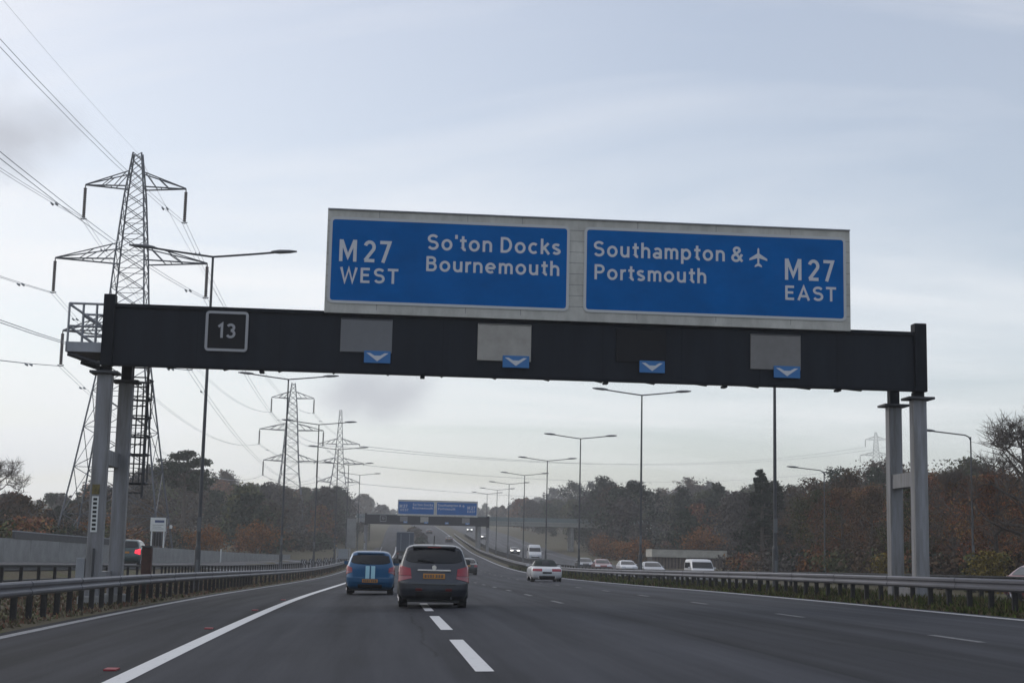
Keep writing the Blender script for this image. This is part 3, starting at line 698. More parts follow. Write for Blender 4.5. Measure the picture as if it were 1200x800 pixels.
for (x, z), nm_ in zip(h1, names):
    wire((X1+x, Y1, -.7+z), (X1+x-1.2, Y1-340, -.7+z), 9.5, 26, .022, 'twin power cable from the tallest pylon towards the viewer, %s crossarm' % nm_, 'power cables of the pylon line')
    wire((X1+x, Y1, -.7+z), (X2+x, Y2, -.8+z), 5.0, 20, .022, 'twin power cable between the tallest pylon and the second, %s crossarm' % nm_, 'power cables of the pylon line')
for (x, z), (x3, z3), nm_ in zip(h1, h3, names):
    wire((X2+x, Y2, -.8+z), (X3+x3, Y3-2.6, 4+z3), 1.5, 8, .03, 'twin power cable between the second pylon and the third, %s crossarm' % nm_, 'power cables of the pylon line')
for k in (1, 3, 5, 4):
    x3, z3 = h3[k]; x, z = h1[k]; cs, sn = math.cos(R_(-20)), math.sin(R_(-20))
    wire((X3+x3, Y3+2.6, 4+z3), (X4+x*cs, Y4+x*sn, 22.5+z), 7.0, 24, .032, 'power cable crossing from the broad-footed pylon to the faraway one, %s crossarm' % names[k], 'power cables of the pylon line', .5, False)
wire((X1, Y1, 40.8), (X1-1, Y1-340, 40.8), 8, 24, .012, 'thin earth wire from the peak of the tallest pylon towards the viewer', 'earth wires of the pylon line', 0)
wire((X1, Y1, 40.8), (X2, Y2, 40.7), 4, 16, .02, 'thin earth wire between the peaks of the tallest and second pylons', 'earth wires of the pylon line', 0)

# ------------------------------------------------------------------ vehicles (local +y is forwards)
class Car:
    """body lofted from horizontal slices (z, half width, rear y, front y, corner radius)"""
    NR, NC, NS = 14, 4, 14
    def __init__(s, keys, nz=26, bulge=.10, fbulge=.22):
        k = np.array(keys, float); zs = np.unique(np.concatenate([k[:, 0], np.linspace(k[0, 0], k[-1, 0], nz)]))
        fs = [_herm(k[:, 0], k[:, i]) for i in range(1, 5)]
        fs = [(lambda z, i=i: np.interp(z, k[:, 0], k[:, i])) for i in range(1, 5)]
        s.z = zs; s.rings = []
        for z in zs:
            w_, yr, yf, rc = [float(f(z)) for f in fs]; rc = min(rc, w_*.9, (yf-yr)*.4); p = []
            def rear(x): return yr + bulge*(x/max(w_, .01))**2
            def front(x): return yf - fbulge*(x/max(w_, .01))**2
            xs = np.linspace(-w_+rc, w_-rc, s.NR)
            for x in xs: p.append((x, rear(x), z))
            for q in range(1, s.NC+1):
                t = R_(-90+90*q/(s.NC+1)); p.append((w_-rc+rc*math.cos(t), rear(w_-rc)+rc+rc*math.sin(t), z))
            ya, yb = rear(w_-rc)+rc, front(w_-rc)-rc
            for y in np.linspace(ya, yb, s.NS): p.append((w_, y, z))
            for q in range(1, s.NC+1):
                t = R_(90*q/(s.NC+1)); p.append((w_-rc+rc*math.cos(t), yb+rc*math.sin(t), z))
            for x in xs[::-1]: p.append((x, front(x), z))
            for q in range(1, s.NC+1):
                t = R_(90+90*q/(s.NC+1)); p.append((-w_+rc+rc*math.cos(t), yb+rc*math.sin(t), z))
            for y in np.linspace(yb, ya, s.NS): p.append((-w_, y, z))
            for q in range(1, s.NC+1):
                t = R_(180+90*q/(s.NC+1)); p.append((-w_+rc+rc*math.cos(t), ya+rc*math.sin(t), z))
            s.rings.append(p)
        s.n = len(s.rings[0]); s.A = np.array(s.rings)
        d1 = np.gradient(s.A, axis=0); d2 = np.roll(s.A, -1, 1)-np.roll(s.A, 1, 1)
        nn = np.cross(d2, d1); s.nrm = nn/np.maximum(np.linalg.norm(nn, axis=2, keepdims=True), 1e-6)
        NR, NC, NS = s.NR, s.NC, s.NS
        s.seg = dict(rear=(0, NR-1), cr=(NR, NR+NC-1), right=(NR+NC, NR+NC+NS-1), fr=(NR+NC+NS, NR+2*NC+NS-1), front=(NR+2*NC+NS, 2*NR+2*NC+NS-1), fl=(2*NR+2*NC+NS, 2*NR+3*NC+NS-1), left=(2*NR+3*NC+NS, 2*NR+3*NC+2*NS-1), cl=(2*NR+3*NC+2*NS, s.n-1))
    def body(s, name, material, parent): return MB().loft(s.rings).build(name, material, parent, True)
    def row(s, i, z):
        """point and normal on outline column i at height z"""
        c_ = s.A[:, i % s.n]; nn = s.nrm[:, i % s.n]
        return np.array([np.interp(z, s.z, c_[:, k]) for k in range(3)]), np.array([np.interp(z, s.z, nn[:, k]) for k in range(3)])
    def patch(s, i0, i1, z0, z1, name, material, parent, off=.012, n=7, zf=None):
        cols = list(range(i0, i1+1)); rows = []
        for q in range(n):
            r = []
            for j, i in enumerate(cols):
                a, b = (z0, z1) if zf is None else zf(j/max(1, len(cols)-1))
                p, nn = s.row(i, a+(b-a)*q/(n-1)); r.append(p+nn*off)
            rows.append(r)
        mb = MB(); k = len(cols)
        for r in rows: mb.v += [tuple(p) for p in r]
        for q in range(n-1):
            for j in range(k-1): mb.f.append((q*k+j, q*k+j+1, (q+1)*k+j+1, (q+1)*k+j))
        # skirt back to the body
        edge = [j for j in range(k)] + [q*k+k-1 for q in range(1, n)] + [(n-1)*k+j for j in range(k-2, -1, -1)] + [q*k for q in range(n-2, 0, -1)]
        cen = np.mean([p for r in rows for p in r], axis=0); b0 = len(mb.v)
        for e_ in edge:
            q, j = divmod(e_, k); i = cols[j]; a, b = (z0, z1) if zf is None else zf(j/max(1, k-1))
            p, nn = s.row(i, a+(b-a)*q/(n-1)); mb.v.append(tuple(p-nn*.01))
        m_ = len(edge)
        for q in range(m_): mb.f.append((edge[q], b0+q, b0+(q+1) % m_, edge[(q+1) % m_]))
        return mb.build(name, material, parent, True)
def wheel(parent, x, y, r, wd):
    s = 1 if x > 0 else -1; rings = []
    for dx, rr in ((-.5, r*.86), (-.46, r*.97), (-.3, r), (.3, r), (.46, r*.97), (.5, r*.86), (.49, r*.66), (.38, r*.63)):
        rings.append([(x+s*dx*wd, y+rr*math.cos(q), r+rr*math.sin(q)) for q in np.linspace(0, 2*math.pi, 21)[:-1]])
    t = MB().loft(rings).build('wheel', 'tyre', parent, True)
    mb = MB(); mb.cyl((x+s*.40*wd, y, r), (1, 0, 0), r*.16, .04, 10)
    for k in range(5):
        a = 2*math.pi*k/5+.3; mb.bar((x+s*.42*wd, y, r), (x+s*.42*wd, y+r*.62*math.cos(a), r+r*.62*math.sin(a)), r*.16)
    mb.build('rim', 'rim', t)
def mirror(parent, s, x, y, z, material):
    r = [[(x+s*(.02+.20*t), y-.05+dy*h, z+dz*h) for dy, dz in ((-.06, -.06), (.06, -.055), (.06, .055), (-.06, .06))] for t, h in ((0, .5), (.25, 1), (.8, 1.05), (1, .7))]
    MB().loft(r).build('wing_mirror', material, parent)
HATCH = [(.20, .74, -1.74, 1.72, .25), (.30, .81, -1.90, 1.86, .30), (.45, .843, -1.945, 1.93, .32), (.60, .848, -1.945, 1.94, .32), (.74, .846, -1.90, 1.90, .30), (.86, .842, -1.86, 1.74, .28), (.95, .832, -1.825, 1.40, .26), (1.02, .812, -1.79, 1.02, .24),
         (1.12, .782, -1.73, .82, .22), (1.25, .740, -1.65, .58, .20), (1.37, .695, -1.56, .34, .20), (1.43, .655, -1.49, .16, .20), (1.475, .59, -1.40, -.02, .22), (1.50, .50, -1.26, -.16, .22), (1.512, .30, -1.0, -.45, .2)]
SALOON = [(.20, .76, -2.0, 2.05, .25), (.30, .85, -2.15, 2.18, .30), (.45, .88, -2.2, 2.24, .32), (.62, .885, -2.2, 2.24, .32), (.76, .88, -2.16, 2.16, .30), (.86, .87, -2.1, 1.9, .28), (.94, .85, -1.95, 1.3, .26), (1.0, .82, -1.75, 1.05, .24), (1.15, .76, -1.5, .75, .2), (1.30, .69, -1.2, .42, .2), (1.38, .62, -1.0, .2, .2), (1.42, .5, -.8, 0, .2), (1.435, .3, -.6, -.2, .2)]
VAN = [(.25, .85, -2.5, 2.35, .2), (.35, .96, -2.6, 2.5, .25), (.6, .99, -2.62, 2.55, .25), (.85, .99, -2.62, 2.48, .22), (1.05, .985, -2.62, 2.2, .2), (1.2, .975, -2.62, 1.75, .2), (1.5, .95, -2.61, 1.45, .18), (1.85, .91, -2.6, 1.1, .18), (2.05, .87, -2.58, .85, .18), (2.16, .80, -2.5, .65, .2), (2.2, .6, -2.3, .4, .2)]
ROADSTER_LOW = [(.18, .78, -1.85, 1.85, .25), (.28, .88, -2.02, 2.0, .32), (.42, .915, -2.08, 2.08, .38), (.58, .918, -2.09, 2.09, .38), (.70, .91, -2.05, 2.02, .36), (.79, .885, -1.97, 1.75, .34), (.86, .84, -1.82, 1.2, .3), (.90, .77, -1.55, .95, .25), (.915, .6, -1.3, .7, .2)]
ROADSTER_TOP = [(.86, .74, -1.15, .80, .25), (.98, .70, -1.05, .62, .25), (1.12, .64, -.92, .42, .25), (1.24, .57, -.75, .22, .25), (1.31, .47, -.55, .05, .25), (1.335, .28, -.35, -.12, .2)]
def sc(keys, sx, sy, sz): return [(z*sz, w_*sx, a*sy, b*sy, r) for z, w_, a, b, r in keys]
def make_car(name, label, cat, keys, paint_, u, y, rev=False, group=None, win=(1.03, 1.40), tail=(.62, 1.02), tailmat='tail_red', headmat='head_off', plate=(.72, .84), detail=True, rear='hatch', wheelr=.30, z=None, dx=0.0, tailn=0):
    root = empty(name, P(u, y, .004), heading(y)+(math.pi if rev else 0)); tag(root, label, cat, group)
    c_ = Car(keys); body = c_.body('body', paint_, root); k = np.array(keys); W = k[:, 1].max(); yr = k[:, 2].min(); yf = k[:, 3].max(); H = k[-1, 0]
    sg = c_.seg; NR = c_.NR
    z0, z1 = win
    rw = c_.patch(-2, sg['rear'][1]+2, z0, z1, 'rear_window', 'glass_car', root, zf=lambda t: (z0+.07*(2*t-1)**4, z1-.03*(2*t-1)**4))
    c_.patch(sg['front'][0]-2, sg['front'][1]+2, z0+.0, z1, 'windscreen', 'glass_car', root)
    c_.patch(sg['right'][0]+1, sg['right'][1]-2, z0+.0, z1-.02, 'side_window', 'glass_car', root); c_.patch(sg['left'][0]+2, sg['left'][1]-1, z0+.0, z1-.02, 'side_window', 'glass_car', root)
    # lamps wrap round the corners
    zm = tail[0]+.38*(tail[1]-tail[0])
    for i0, i1, fl in ((sg['rear'][1]-tailn, sg['cr'][1]+1, False), (sg['cl'][0]-1, sg['cl'][1]+1+tailn, True)):
        zfu = lambda t, fl=fl: (zm, tail[1]-(.10 if tail[1]-tail[0] > .3 else .02)*(t if fl else 1-t))
        zfl = lambda t, fl=fl: (tail[0]+(.10 if tail[1]-tail[0] > .3 else .02)*(t if fl else 1-t), zm-.012)
        tl = c_.patch(i0, i1, 0, 0, 'tail_light', tailmat, root, .016, zf=zfu)
        c_.patch(i0, i1, 0, 0, 'lower_lens', 'tail_pink' if tailmat == 'tail_red' else tailmat, tl, .016, zf=zfl)
    zf = min(.78, z0-.22); c_.patch(sg['fr'][0]-1, sg['fr'][1]+3, zf-.12, zf+.04, 'headlight', headmat, root, .016); c_.patch(sg['front'][1]-3, sg['fl'][1]+1, zf-.12, zf+.04, 'headlight', headmat, root, .016)
    c_.patch(sg['front'][0]+1, sg['front'][1]-1, zf-.32, zf-.15, 'grille', 'trim_black', root, .012)
    p, nn = c_.row(NR//2, (plate[0]+plate[1])/2); ya = p[1]
    pl = MB().bev(-.26, .26, ya-.035, ya-.005, plate[0], plate[1], .006).build('number_plate', 'plate_yellow', root)
    if y < 60:
        zc_ = (plate[0]+plate[1])/2
        for q, (cx, cw) in enumerate(((-.20, .05), (-.135, .04), (-.075, .045), (-.02, .03), (.06, .05), (.125, .045), (.19, .05))):
            MB().box(cx-cw/2, cx+cw/2, ya-.037, ya-.034, zc_-.036, zc_+.036).build('plate_character', 'shed_slat', pl)
    p, nn = c_.row(sg['front'][0]+NR//2, .42); MB().bev(-.26, .26, p[1]+.0, p[1]+.03, .36, .47, .006).build('number_plate', 'plate_white', root)
    MB().box(-W+.22, W-.22, yr+.28, yf-.25, .14, .30).build('underbody', 'trim_black', root)
    ax_r = yr+.19*(yf-yr); ax_f = yf-.21*(yf-yr)
    for sx in (-1, 1):
        for ay in (ax_r, ax_f):
            wheel(root, sx*(W-.125), ay, wheelr, .21)
            arch = []
            mb = MB(); n = 14
            for q in range(n+1):
                t = R_(-8+196*q/n); 
                arch.append((math.cos(t), math.sin(t)))
            for q in range(n):
                (a0, b0), (a1, b1) = arch[q], arch[q+1]; r1, r2 = wheelr*1.02, wheelr*1.20; X_ = sx*(W+.003)
                mb.quad((X_, ay+a0*r1, wheelr+b0*r1), (X_, ay+a1*r1, wheelr+b1*r1), (X_-sx*.03, ay+a1*r2, wheelr+b1*r2), (X_-sx*.03, ay+a0*r2, wheelr+b0*r2))
            mb.build('wheel_arch', 'trim_black', root)
        mirror(root, sx, sx*(np.interp(z0+.05, k[:, 0], k[:, 1])-.02), float(np.interp(z0+.08, k[:, 0], k[:, 3]))-.35, z0+.03, paint_)
    return root, c_

# grey hatchback straddling the lane line
root, c_ = make_car('hatchback', 'grey hatchback straddling the dashed lane line, close ahead', 'car', sc(HATCH, .985, 1, 1), 'paint_grey', 1.32, 37.8, win=(1.06, 1.385), tail=(.60, 1.03), plate=(.70, .82))
p, _n = c_.row(c_.NR//2, .90); MB().bev(-.40, .40, p[1]-.03, p[1]+.005, .875, .915, .008).build('trim_strip', 'chrome', root)
p, _n = c_.row(c_.NR//2, .97); MB().cyl((0, p[1]-.012, .965), (0, 1, 0), .055, .03, 12).build('badge', 'chrome', root)
c_.patch(1, c_.NR-2, .26, .40, 'lower_bumper', 'trim_black', root, .014); c_.patch(0, c_.NR-1, .555, .572, 'bumper_seam', 'trim_black', root, .006, 3)
c_.patch(1, 3, .42, .475, 'reflector', 'reflector_dull', root, .016, 3); c_.patch(c_.NR-4, c_.NR-2, .42, .475, 'reflector', 'reflector_dull', root, .016, 3)
p, _n = c_.row(c_.NR//2, 1.42); MB().bev(-.52, .52, p[1]-.06, p[1]+.14, 1.425, 1.465, .01).build('spoiler', 'paint_grey', root); MB().box(-.16, .16, p[1]-.068, p[1]-.06, 1.435, 1.452).build('brake_light', 'tail_red', root)
p, _n = c_.row(c_.NR//2, 1.10); MB().tube([(.02, p[1]-.03, 1.085), (-.18, p[1]-.028, 1.12), (-.40, p[1]+.0, 1.15)], .014, 5).build('rear_wiper', 'trim_black', root)
MB().tube([(0, -1.12, 1.50), (-.0, -1.28, 1.72)], .008, 5).build('aerial', 'trim_black', root)
MB().cyl((.42, -1.80, .25), (0, 1, 0), .03, .16, 10).build('exhaust', 'trim_black', root)
# blue hatchback with stripes
BL = sc(HATCH, .955, .90, .975)
root, c_ = make_car('hatchback', 'small blue hatchback with pale stripes on its tailgate, in the left lane', 'car', BL, 'paint_blue', -.42, 52.6, win=(1.02, 1.33), tail=(.66, 1.00), plate=(.42, .53), wheelr=.29, tailn=-1)
for a, b in ((-.16, -.025), (.025, .16)):
    mb = MB(); rws = []
    for z in np.linspace(.55, .97, 7):
        p, _n = c_.row(c_.NR//2, z); rws.append(((a, p[1]-.016, z), (b, p[1]-.016, z), (b, p[1]+.0, z), (a, p[1]+.0, z)))
    mb.loft(rws).build('stripe', 'stripe', root)
p, _n = c_.row(c_.NR//2, 1.05); MB().tube([(.0, p[1]-.03, 1.03), (-.3, p[1]-.01, 1.07)], .013, 5).build('rear_wiper', 'trim_black', root)
c_.patch(1, c_.NR-2, .24, .36, 'lower_bumper', 'trim_black', root, .014)
p, _n = c_.row(c_.NR//2, 1.37); MB().bev(-.46, .46, p[1]-.05, p[1]+.12, 1.375, 1.41, .01).build('spoiler', 'paint_blue', root)
# white roadster with its dark soft top up
root = empty('roadster', P(9.25, 91, .004), heading(91)); tag(root, 'white roadster with black soft top, in the right-hand lane', 'car')
lo = Car(ROADSTER_LOW, bulge=.16); lo.body('body', 'paint_white', root); tp = Car(ROADSTER_TOP, bulge=.12, fbulge=.12); tb = tp.body('soft_top', 'soft_top', root)
tp.patch(3, tp.NR-4, .98, 1.22, 'rear_window', 'glass_car', tb); tp.patch(tp.seg['right'][0]+2, tp.seg['right'][1]-1, .93, 1.2, 'side_window', 'glass_car', tb); tp.patch(tp.seg['left'][0]+1, tp.seg['left'][1]-2, .93, 1.2, 'side_window', 'glass_car', tb); tp.patch(tp.seg['front'][0], tp.seg['front'][1], .92, 1.25, 'windscreen', 'glass_car', tb)
lo.patch(lo.NR-4, lo.seg['cr'][1]-1, .62, .77, 'tail_light', 'tail_red', root, .016); lo.patch(lo.seg['cl'][0]+1, lo.n+3, .62, .77, 'tail_light', 'tail_red', root, .016)
lo.patch(1, lo.NR-2, .20, .36, 'lower_bumper', 'trim_black', root, .016); p, _n = lo.row(lo.NR//2, .55); MB().bev(-.27, .27, p[1]-.03, p[1], .50, .60, .006).build('number_plate', 'trim_black', root)
for sx in (-1, 1):
    for ay in (-1.25, 1.25): wheel(root, sx*.79, ay, .325, .25)
    mirror(root, sx, sx*.84, .55, .95, 'paint_white'); MB().cyl((sx*.5, -2.0, .24), (0, 1, 0), .05, .12, 10).build('exhaust', 'chrome', root)
MB().box(-.6, .6, -1.7, 1.7, .13, .25).build('underbody', 'trim_black', root)
lo.patch(lo.seg['fr'][0], lo.seg['fr'][1]+3, .55, .70, 'headlight', 'head_off', root, .016); lo.patch(lo.seg['front'][1]-3, lo.seg['fl'][1], .55, .70, 'headlight', 'head_off', root, .016)
# other traffic
G1 = 'cars ahead on the same carriageway'; G2 = 'traffic on the opposite carriageway'
make_car('saloon_car', 'dark car just right of the grey hatchback, mostly hidden by it', 'car', SALOON, 'paint_dark', 6.1, 132, group=G1, win=(1.0, 1.33), tail=(.66, .86))
make_car('saloon_car', 'tiny dark car climbing the road beneath the distant gantry', 'car', SALOON, 'paint_dark', 10.2, 365, group=G1, win=(1.0, 1.33), tail=(.66, .86))
make_car('saloon_car', 'tiny dark car farthest up the hill under the distant gantry', 'car', SALOON, 'paint_dark', 7.0, 440, group=G1, win=(1.0, 1.33), tail=(.66, .86))
make_car('hatchback', 'dark estate car with a lit red tail light, behind the left gantry legs', 'car', sc(HATCH, 1.05, 1.1, 1.12), 'paint_green', -17.2, 101, win=(1.15, 1.56), tail=(.72, 1.12), tailmat='tail_lit', plate=(.8, .92), wheelr=.33)
def oncoming(label, keys, pt, u, y, lit=False, name='saloon_car', cat='car', **kw):
    return make_car(name, label, cat, keys, pt, u, y, rev=True, group=G2, headmat='head_lit' if lit else 'head_off', win=kw.get('win', (1.0, 1.33)), tail=(.66, .86), wheelr=kw.get('wheelr', .31))
oncoming('dark oncoming car with lit headlights, just left of the white van', SALOON, 'paint_dark', 20.2, 285, True)
oncoming('distant oncoming car with lit headlights, beneath the right end of the far gantry', SALOON, 'paint_dark', 20.5, 395, True)
oncoming('farthest oncoming car, a pair of headlights below the distant gantry beam', SALOON, 'paint_silver', 20.6, 480, True)
oncoming('white high-roofed oncoming van above the roadster', sc(VAN, 1, 1, 1.12), 'paint_white', 19.7, 232, False, 'van', 'van', win=(1.40, 1.98), wheelr=.34)
oncoming('dark oncoming car right of the roadster, nearest to it', SALOON, 'paint_dark', 20.8, 170)
oncoming('red oncoming car between a dark car and a white one', SALOON, 'paint_red', 21.2, 157)
oncoming('white oncoming car beside the slender central lamp post', SALOON, 'paint_white', 23.3, 153)
oncoming('grey oncoming car in front of the low shed', SALOON, 'paint_silver', 22.2, 130)
oncoming('white oncoming van in front of the right half of the shed', sc(VAN, .86, .8, .76), 'paint_white', 22.4, 109, False, 'van', 'van', win=(1.02, 1.46))
oncoming('car cut off by the right edge of the picture, behind the barrier', sc(SALOON, 1, 1, .88), 'paint_red', 21.4, 46.5, win=(.89, 1.17))
# box lorry in the left lane
ly = 240; lr = empty('box_lorry', P(-.35, ly, .004), heading(ly)); lr.scale = (1.08, 1, 1.08); tag(lr, 'dark blue box lorry far ahead between the two hatchbacks', 'lorry')
bx = MB().bev(-1.25, 1.25, -3.6, 3.4, 1.05, 3.75, .04).build('cargo_box', 'lorry_blue', lr)
for x0, x1 in ((-1.2, -.02), (.02, 1.2)):
    d_ = MB().bev(x0, x1, -3.64, -3.6, 1.10, 3.62, .01).build('door', 'lorry_blue', bx); MB().bar(((x0+x1)/2, -3.66, 1.15), ((x0+x1)/2, -3.66, 3.6), .04).build('lock_rod', 'lorry_grey', d_)
MB().box(-1.26, 1.26, -3.66, -3.5, 3.75, 3.86).build('roof_rail', 'lorry_grey', bx); MB().box(-1.1, 1.1, -3.4, 5.3, .75, 1.05).build('chassis', 'trim_black', lr); MB().box(-1.15, 1.15, -3.55, -3.45, .45, .62).build('rear_bumper', 'trim_black', lr)
cabl = [[(x*s_, y, z) for x, y, z in ((-1.2, 3.7, .7), (1.2, 3.7, .7), (1.2, 5.6, .7), (-1.2, 5.6, .7))] for s_ in (1,)][0]
MB().loft([[(-1.2, 3.6, .6), (1.2, 3.6, .6), (1.2, 5.65, .6), (-1.2, 5.65, .6)], [(-1.2, 3.6, 1.7), (1.2, 3.6, 1.7), (1.2, 5.65, 1.7), (-1.2, 5.65, 1.7)], [(-1.15, 3.6, 2.9), (1.15, 3.6, 2.9), (1.15, 5.3, 2.9), (-1.15, 5.3, 2.9)]]).build('cab', 'lorry_blue', lr)
for sx in (-1, 1):
    for ay in (-2.2, 4.6): wheel(lr, sx*1.08, ay, .48, .3)
    MB().box(sx*1.0-.15, sx*1.0+.15, -3.60, -3.54, .66, .78).build('tail_light', 'tail_red', lr)

# ------------------------------------------------------------------ wall, signs, cabinets, shed, bridge
wl = empty('retaining_wall', P(-24, 110)); tag(wl, 'long low grey concrete wall beyond the slip road on the left', 'wall')
inv = Matrix.Translation(-Vector(wl.location))
def wall_u(y): return float(slip_l(y))-.9
def wall_h(y): return float(np.interp(y, [20, 95, 130, 150, 175, 200], [1.35, 1.38, 1.25, 1.05, .70, .42]))
ysw = np.arange(20, 199, 6.0)
for a, b in zip(ysw[:-1], ysw[1:]):
    mb = MB(); rr = []
    for y in (a+.02, b-.02):
        x, yy, z = P(wall_u(y), y); h = wall_h(y); rr.append([(x, yy, z-.5), (x+.0, yy, z+h), (x-.28, yy, z+h), (x-.28, yy, z-.5)])
    o = mb.loft(rr).build('wall_panel', 'concrete', wl); o.matrix_parent_inverse = inv
rr = []
for y in np.arange(94, 117, 2.0):
    x, yy, z = P(wall_u(y), y); h = wall_h(y); rr.append([(x+.05, yy, z+h+.01), (x+.05, yy, z+h+.42), (x-.1, yy, z+h+.42), (x-.1, yy, z+h+.01)])
o = MB().loft(rr).build('parapet_rail', 'galv_dark', wl); o.matrix_parent_inverse = inv
rr = [[(p[0][0]+.02, p[0][1], p[1][2]+.004), (p[0][0]+.02, p[0][1], p[1][2]+.07), (p[2][0]-.02, p[0][1], p[1][2]+.07), (p[2][0]-.02, p[0][1], p[1][2]+.004)] for p in rr]
o = MB().loft(rr).build('handrail', 'galv', wl); o.matrix_parent_inverse = inv
sx0, sy0 = -22.0, 140.0
sn = empty('information_sign', P(sx0, sy0)); tag(sn, 'small white board with a blue heading on two posts behind the wall', 'sign')
zb = 2.75-P(sx0, sy0)[2]
for x in (-.55, .55): MB().box(x-.06, x+.06, -.05, .05, -.5, zb+1.2).build('post', 'sign_board_white', sn)
bd = MB().bev(-.70, .70, -.10, -.05, zb, zb+1.25, .02).build('board', 'sign_board_white', sn); MB().box(-.30, .55, -.106, -.1, zb+.80, zb+1.02).build('heading', 'navy', bd)
for k in range(3): MB().box(-.5, .5-.2*(k % 2), -.104, -.1, zb+.22+.17*k, zb+.26+.17*k).build('text_line', 'panel_grey', bd)
MB().box(-.42, .42, -.03, .03, zb-1.3, zb-.08).build('mesh_panel', 'panel_dark', sn)
for k in range(4): MB().box(-.42+.24*k+.04, -.42+.24*k+.07, -.04, -.03, zb-1.3, zb-.08).build('mesh_bar', 'panel_grey', sn)
fl = empty('floodlight', P(sx0+1.15, sy0)); tag(fl, 'small pale lamp on a thin pole beside the white board', 'lamp')
MB().tube([(0, 0, -.4), (0, 0, zb+.35)], .04, 6).build('pole', 'galv_dark', fl); MB().bev(-.12, .12, -.12, .12, zb+.3, zb+.62, .04).build('lamp_head', 'sign_board_white', fl)
bp_ = empty('marker_post', P(-7.75, 50.5)); tag(bp_, 'squat rusty brown post behind the barrier, right of the gantry legs', 'post')
MB().bev(-.16, .16, -.14, .14, -.3, 1.50, .02).build('post_body', 'rust', bp_); MB().bev(-.18, .18, -.16, .16, 1.50, 1.56, .01).build('post_cap', 'galv_dark', bp_)
wp = empty('delineator_post', P(float(slip_l(152))-.55, 151)); tag(wp, 'short white marker post standing in front of the low wall', 'post')
MB().tube([(0, 0, -.2), (0, 0, 1.25)], .07, 8, .06).build('post_body', 'sign_board_white', wp)
cb = empty('roadside_cabinet', P(-6.9, 178)); tag(cb, 'grey back of a sign board on two posts, left of the blue car', 'sign')
MB().bev(-.6, .6, -.04, .04, .95, 2.1, .01).build('board', 'lorry_grey', cb)
for x in (-.75, .75): MB().box(x-.06, x+.06, -.05, .05, -.3, 2.2).build('post', 'galv', cb)
# chevron boards on the nose of the slip road
for k, y in enumerate((150, 156, 162, 168, 174, 180)):
    u = float(np.interp(y, [140, 195], [-10.2, -6.9])); r = empty('chevron_board', P(u+.25, y)); 
    tag(r, 'black and white chevron board on the slip road barrier, %s in its row' % ords[k], 'sign', 'chevron boards at the slip road nose')
    r.scale = (.62, .62, .80); bd = MB().bev(-.42, .42, -.03, .0, .75, 1.40, .008).build('board', 'black', r); MB().box(-.03, .03, 0, .05, -.2, 1.3).build('post', 'galv_dark', r)
    for q in (-.2, .14): 
        pt = [(q+.2, .78), (q+.02, 1.07), (q+.2, 1.37), (q+.06, 1.37), (q-.14, 1.07), (q+.06, .78)]
        MB().loft([[(a, -.031, b) for a, b in pt][::-1], [(a, -.036, b) for a, b in pt][::-1]]).build('chevron', 'number_grey', bd)
# low shed beyond the opposite carriageway
shd = empty('shed', P(38.3, 200)); tag(shd, 'long low shed with pale fascia and brown slatted front, beyond the oncoming cars', 'building')
zt = 2.55-P(38.3, 200)[2]
MB().box(-5, 5, .15, 4, -.8, zt-.05).build('wall', 'shed_dark', shd); MB().bev(-5.15, 5.15, -.25, 4.2, zt-1.05, zt, .03).build('roof', 'shed_fascia', shd); MB().box(-5.2, 5.2, -.3, 4.25, zt, zt+.08).build('coping', 'shed_dark', shd)
for k in range(22): MB().box(-4.95+.45*k, -4.95+.45*k+.30, .05, .15, -.6, zt-1.05).build('slat', 'shed_slat', shd)
# overbridge behind the far gantry
bx0, by0 = float(shift(318)), 318.0
bd_ = empty('overbridge', (bx0, by0, 0)); tag(bd_, 'pale road bridge with teal parapet crossing behind the distant gantry', 'bridge')
for k in range(9): MB().box(-11+7*k, -11+7*k+6.96, 0, 7, 7.55, 8.35).build('deck_segment', 'concrete_pale', bd_)
for k in range(9):
    for y in (-.05, 6.9): MB().box(-11+7*k+.03, -11+7*k+6.93, y, y+.12, 8.35, 9.35).build('parapet_panel', 'teal', bd_)
MB().box(-11, 52, -.25, -.05, 8.25, 8.45).build('edge_beam', 'concrete_pale', bd_)
MB().box(-13, -11, -.6, 7.6, -1, 8.3).build('abutment', 'concrete', bd_)
for x in (15, 35):
    for y in (1.2, 5.2): MB().tube([(x, y, -.5), (x, y, 7.55)], .45, 12).build('pier', 'concrete', bd_, True)

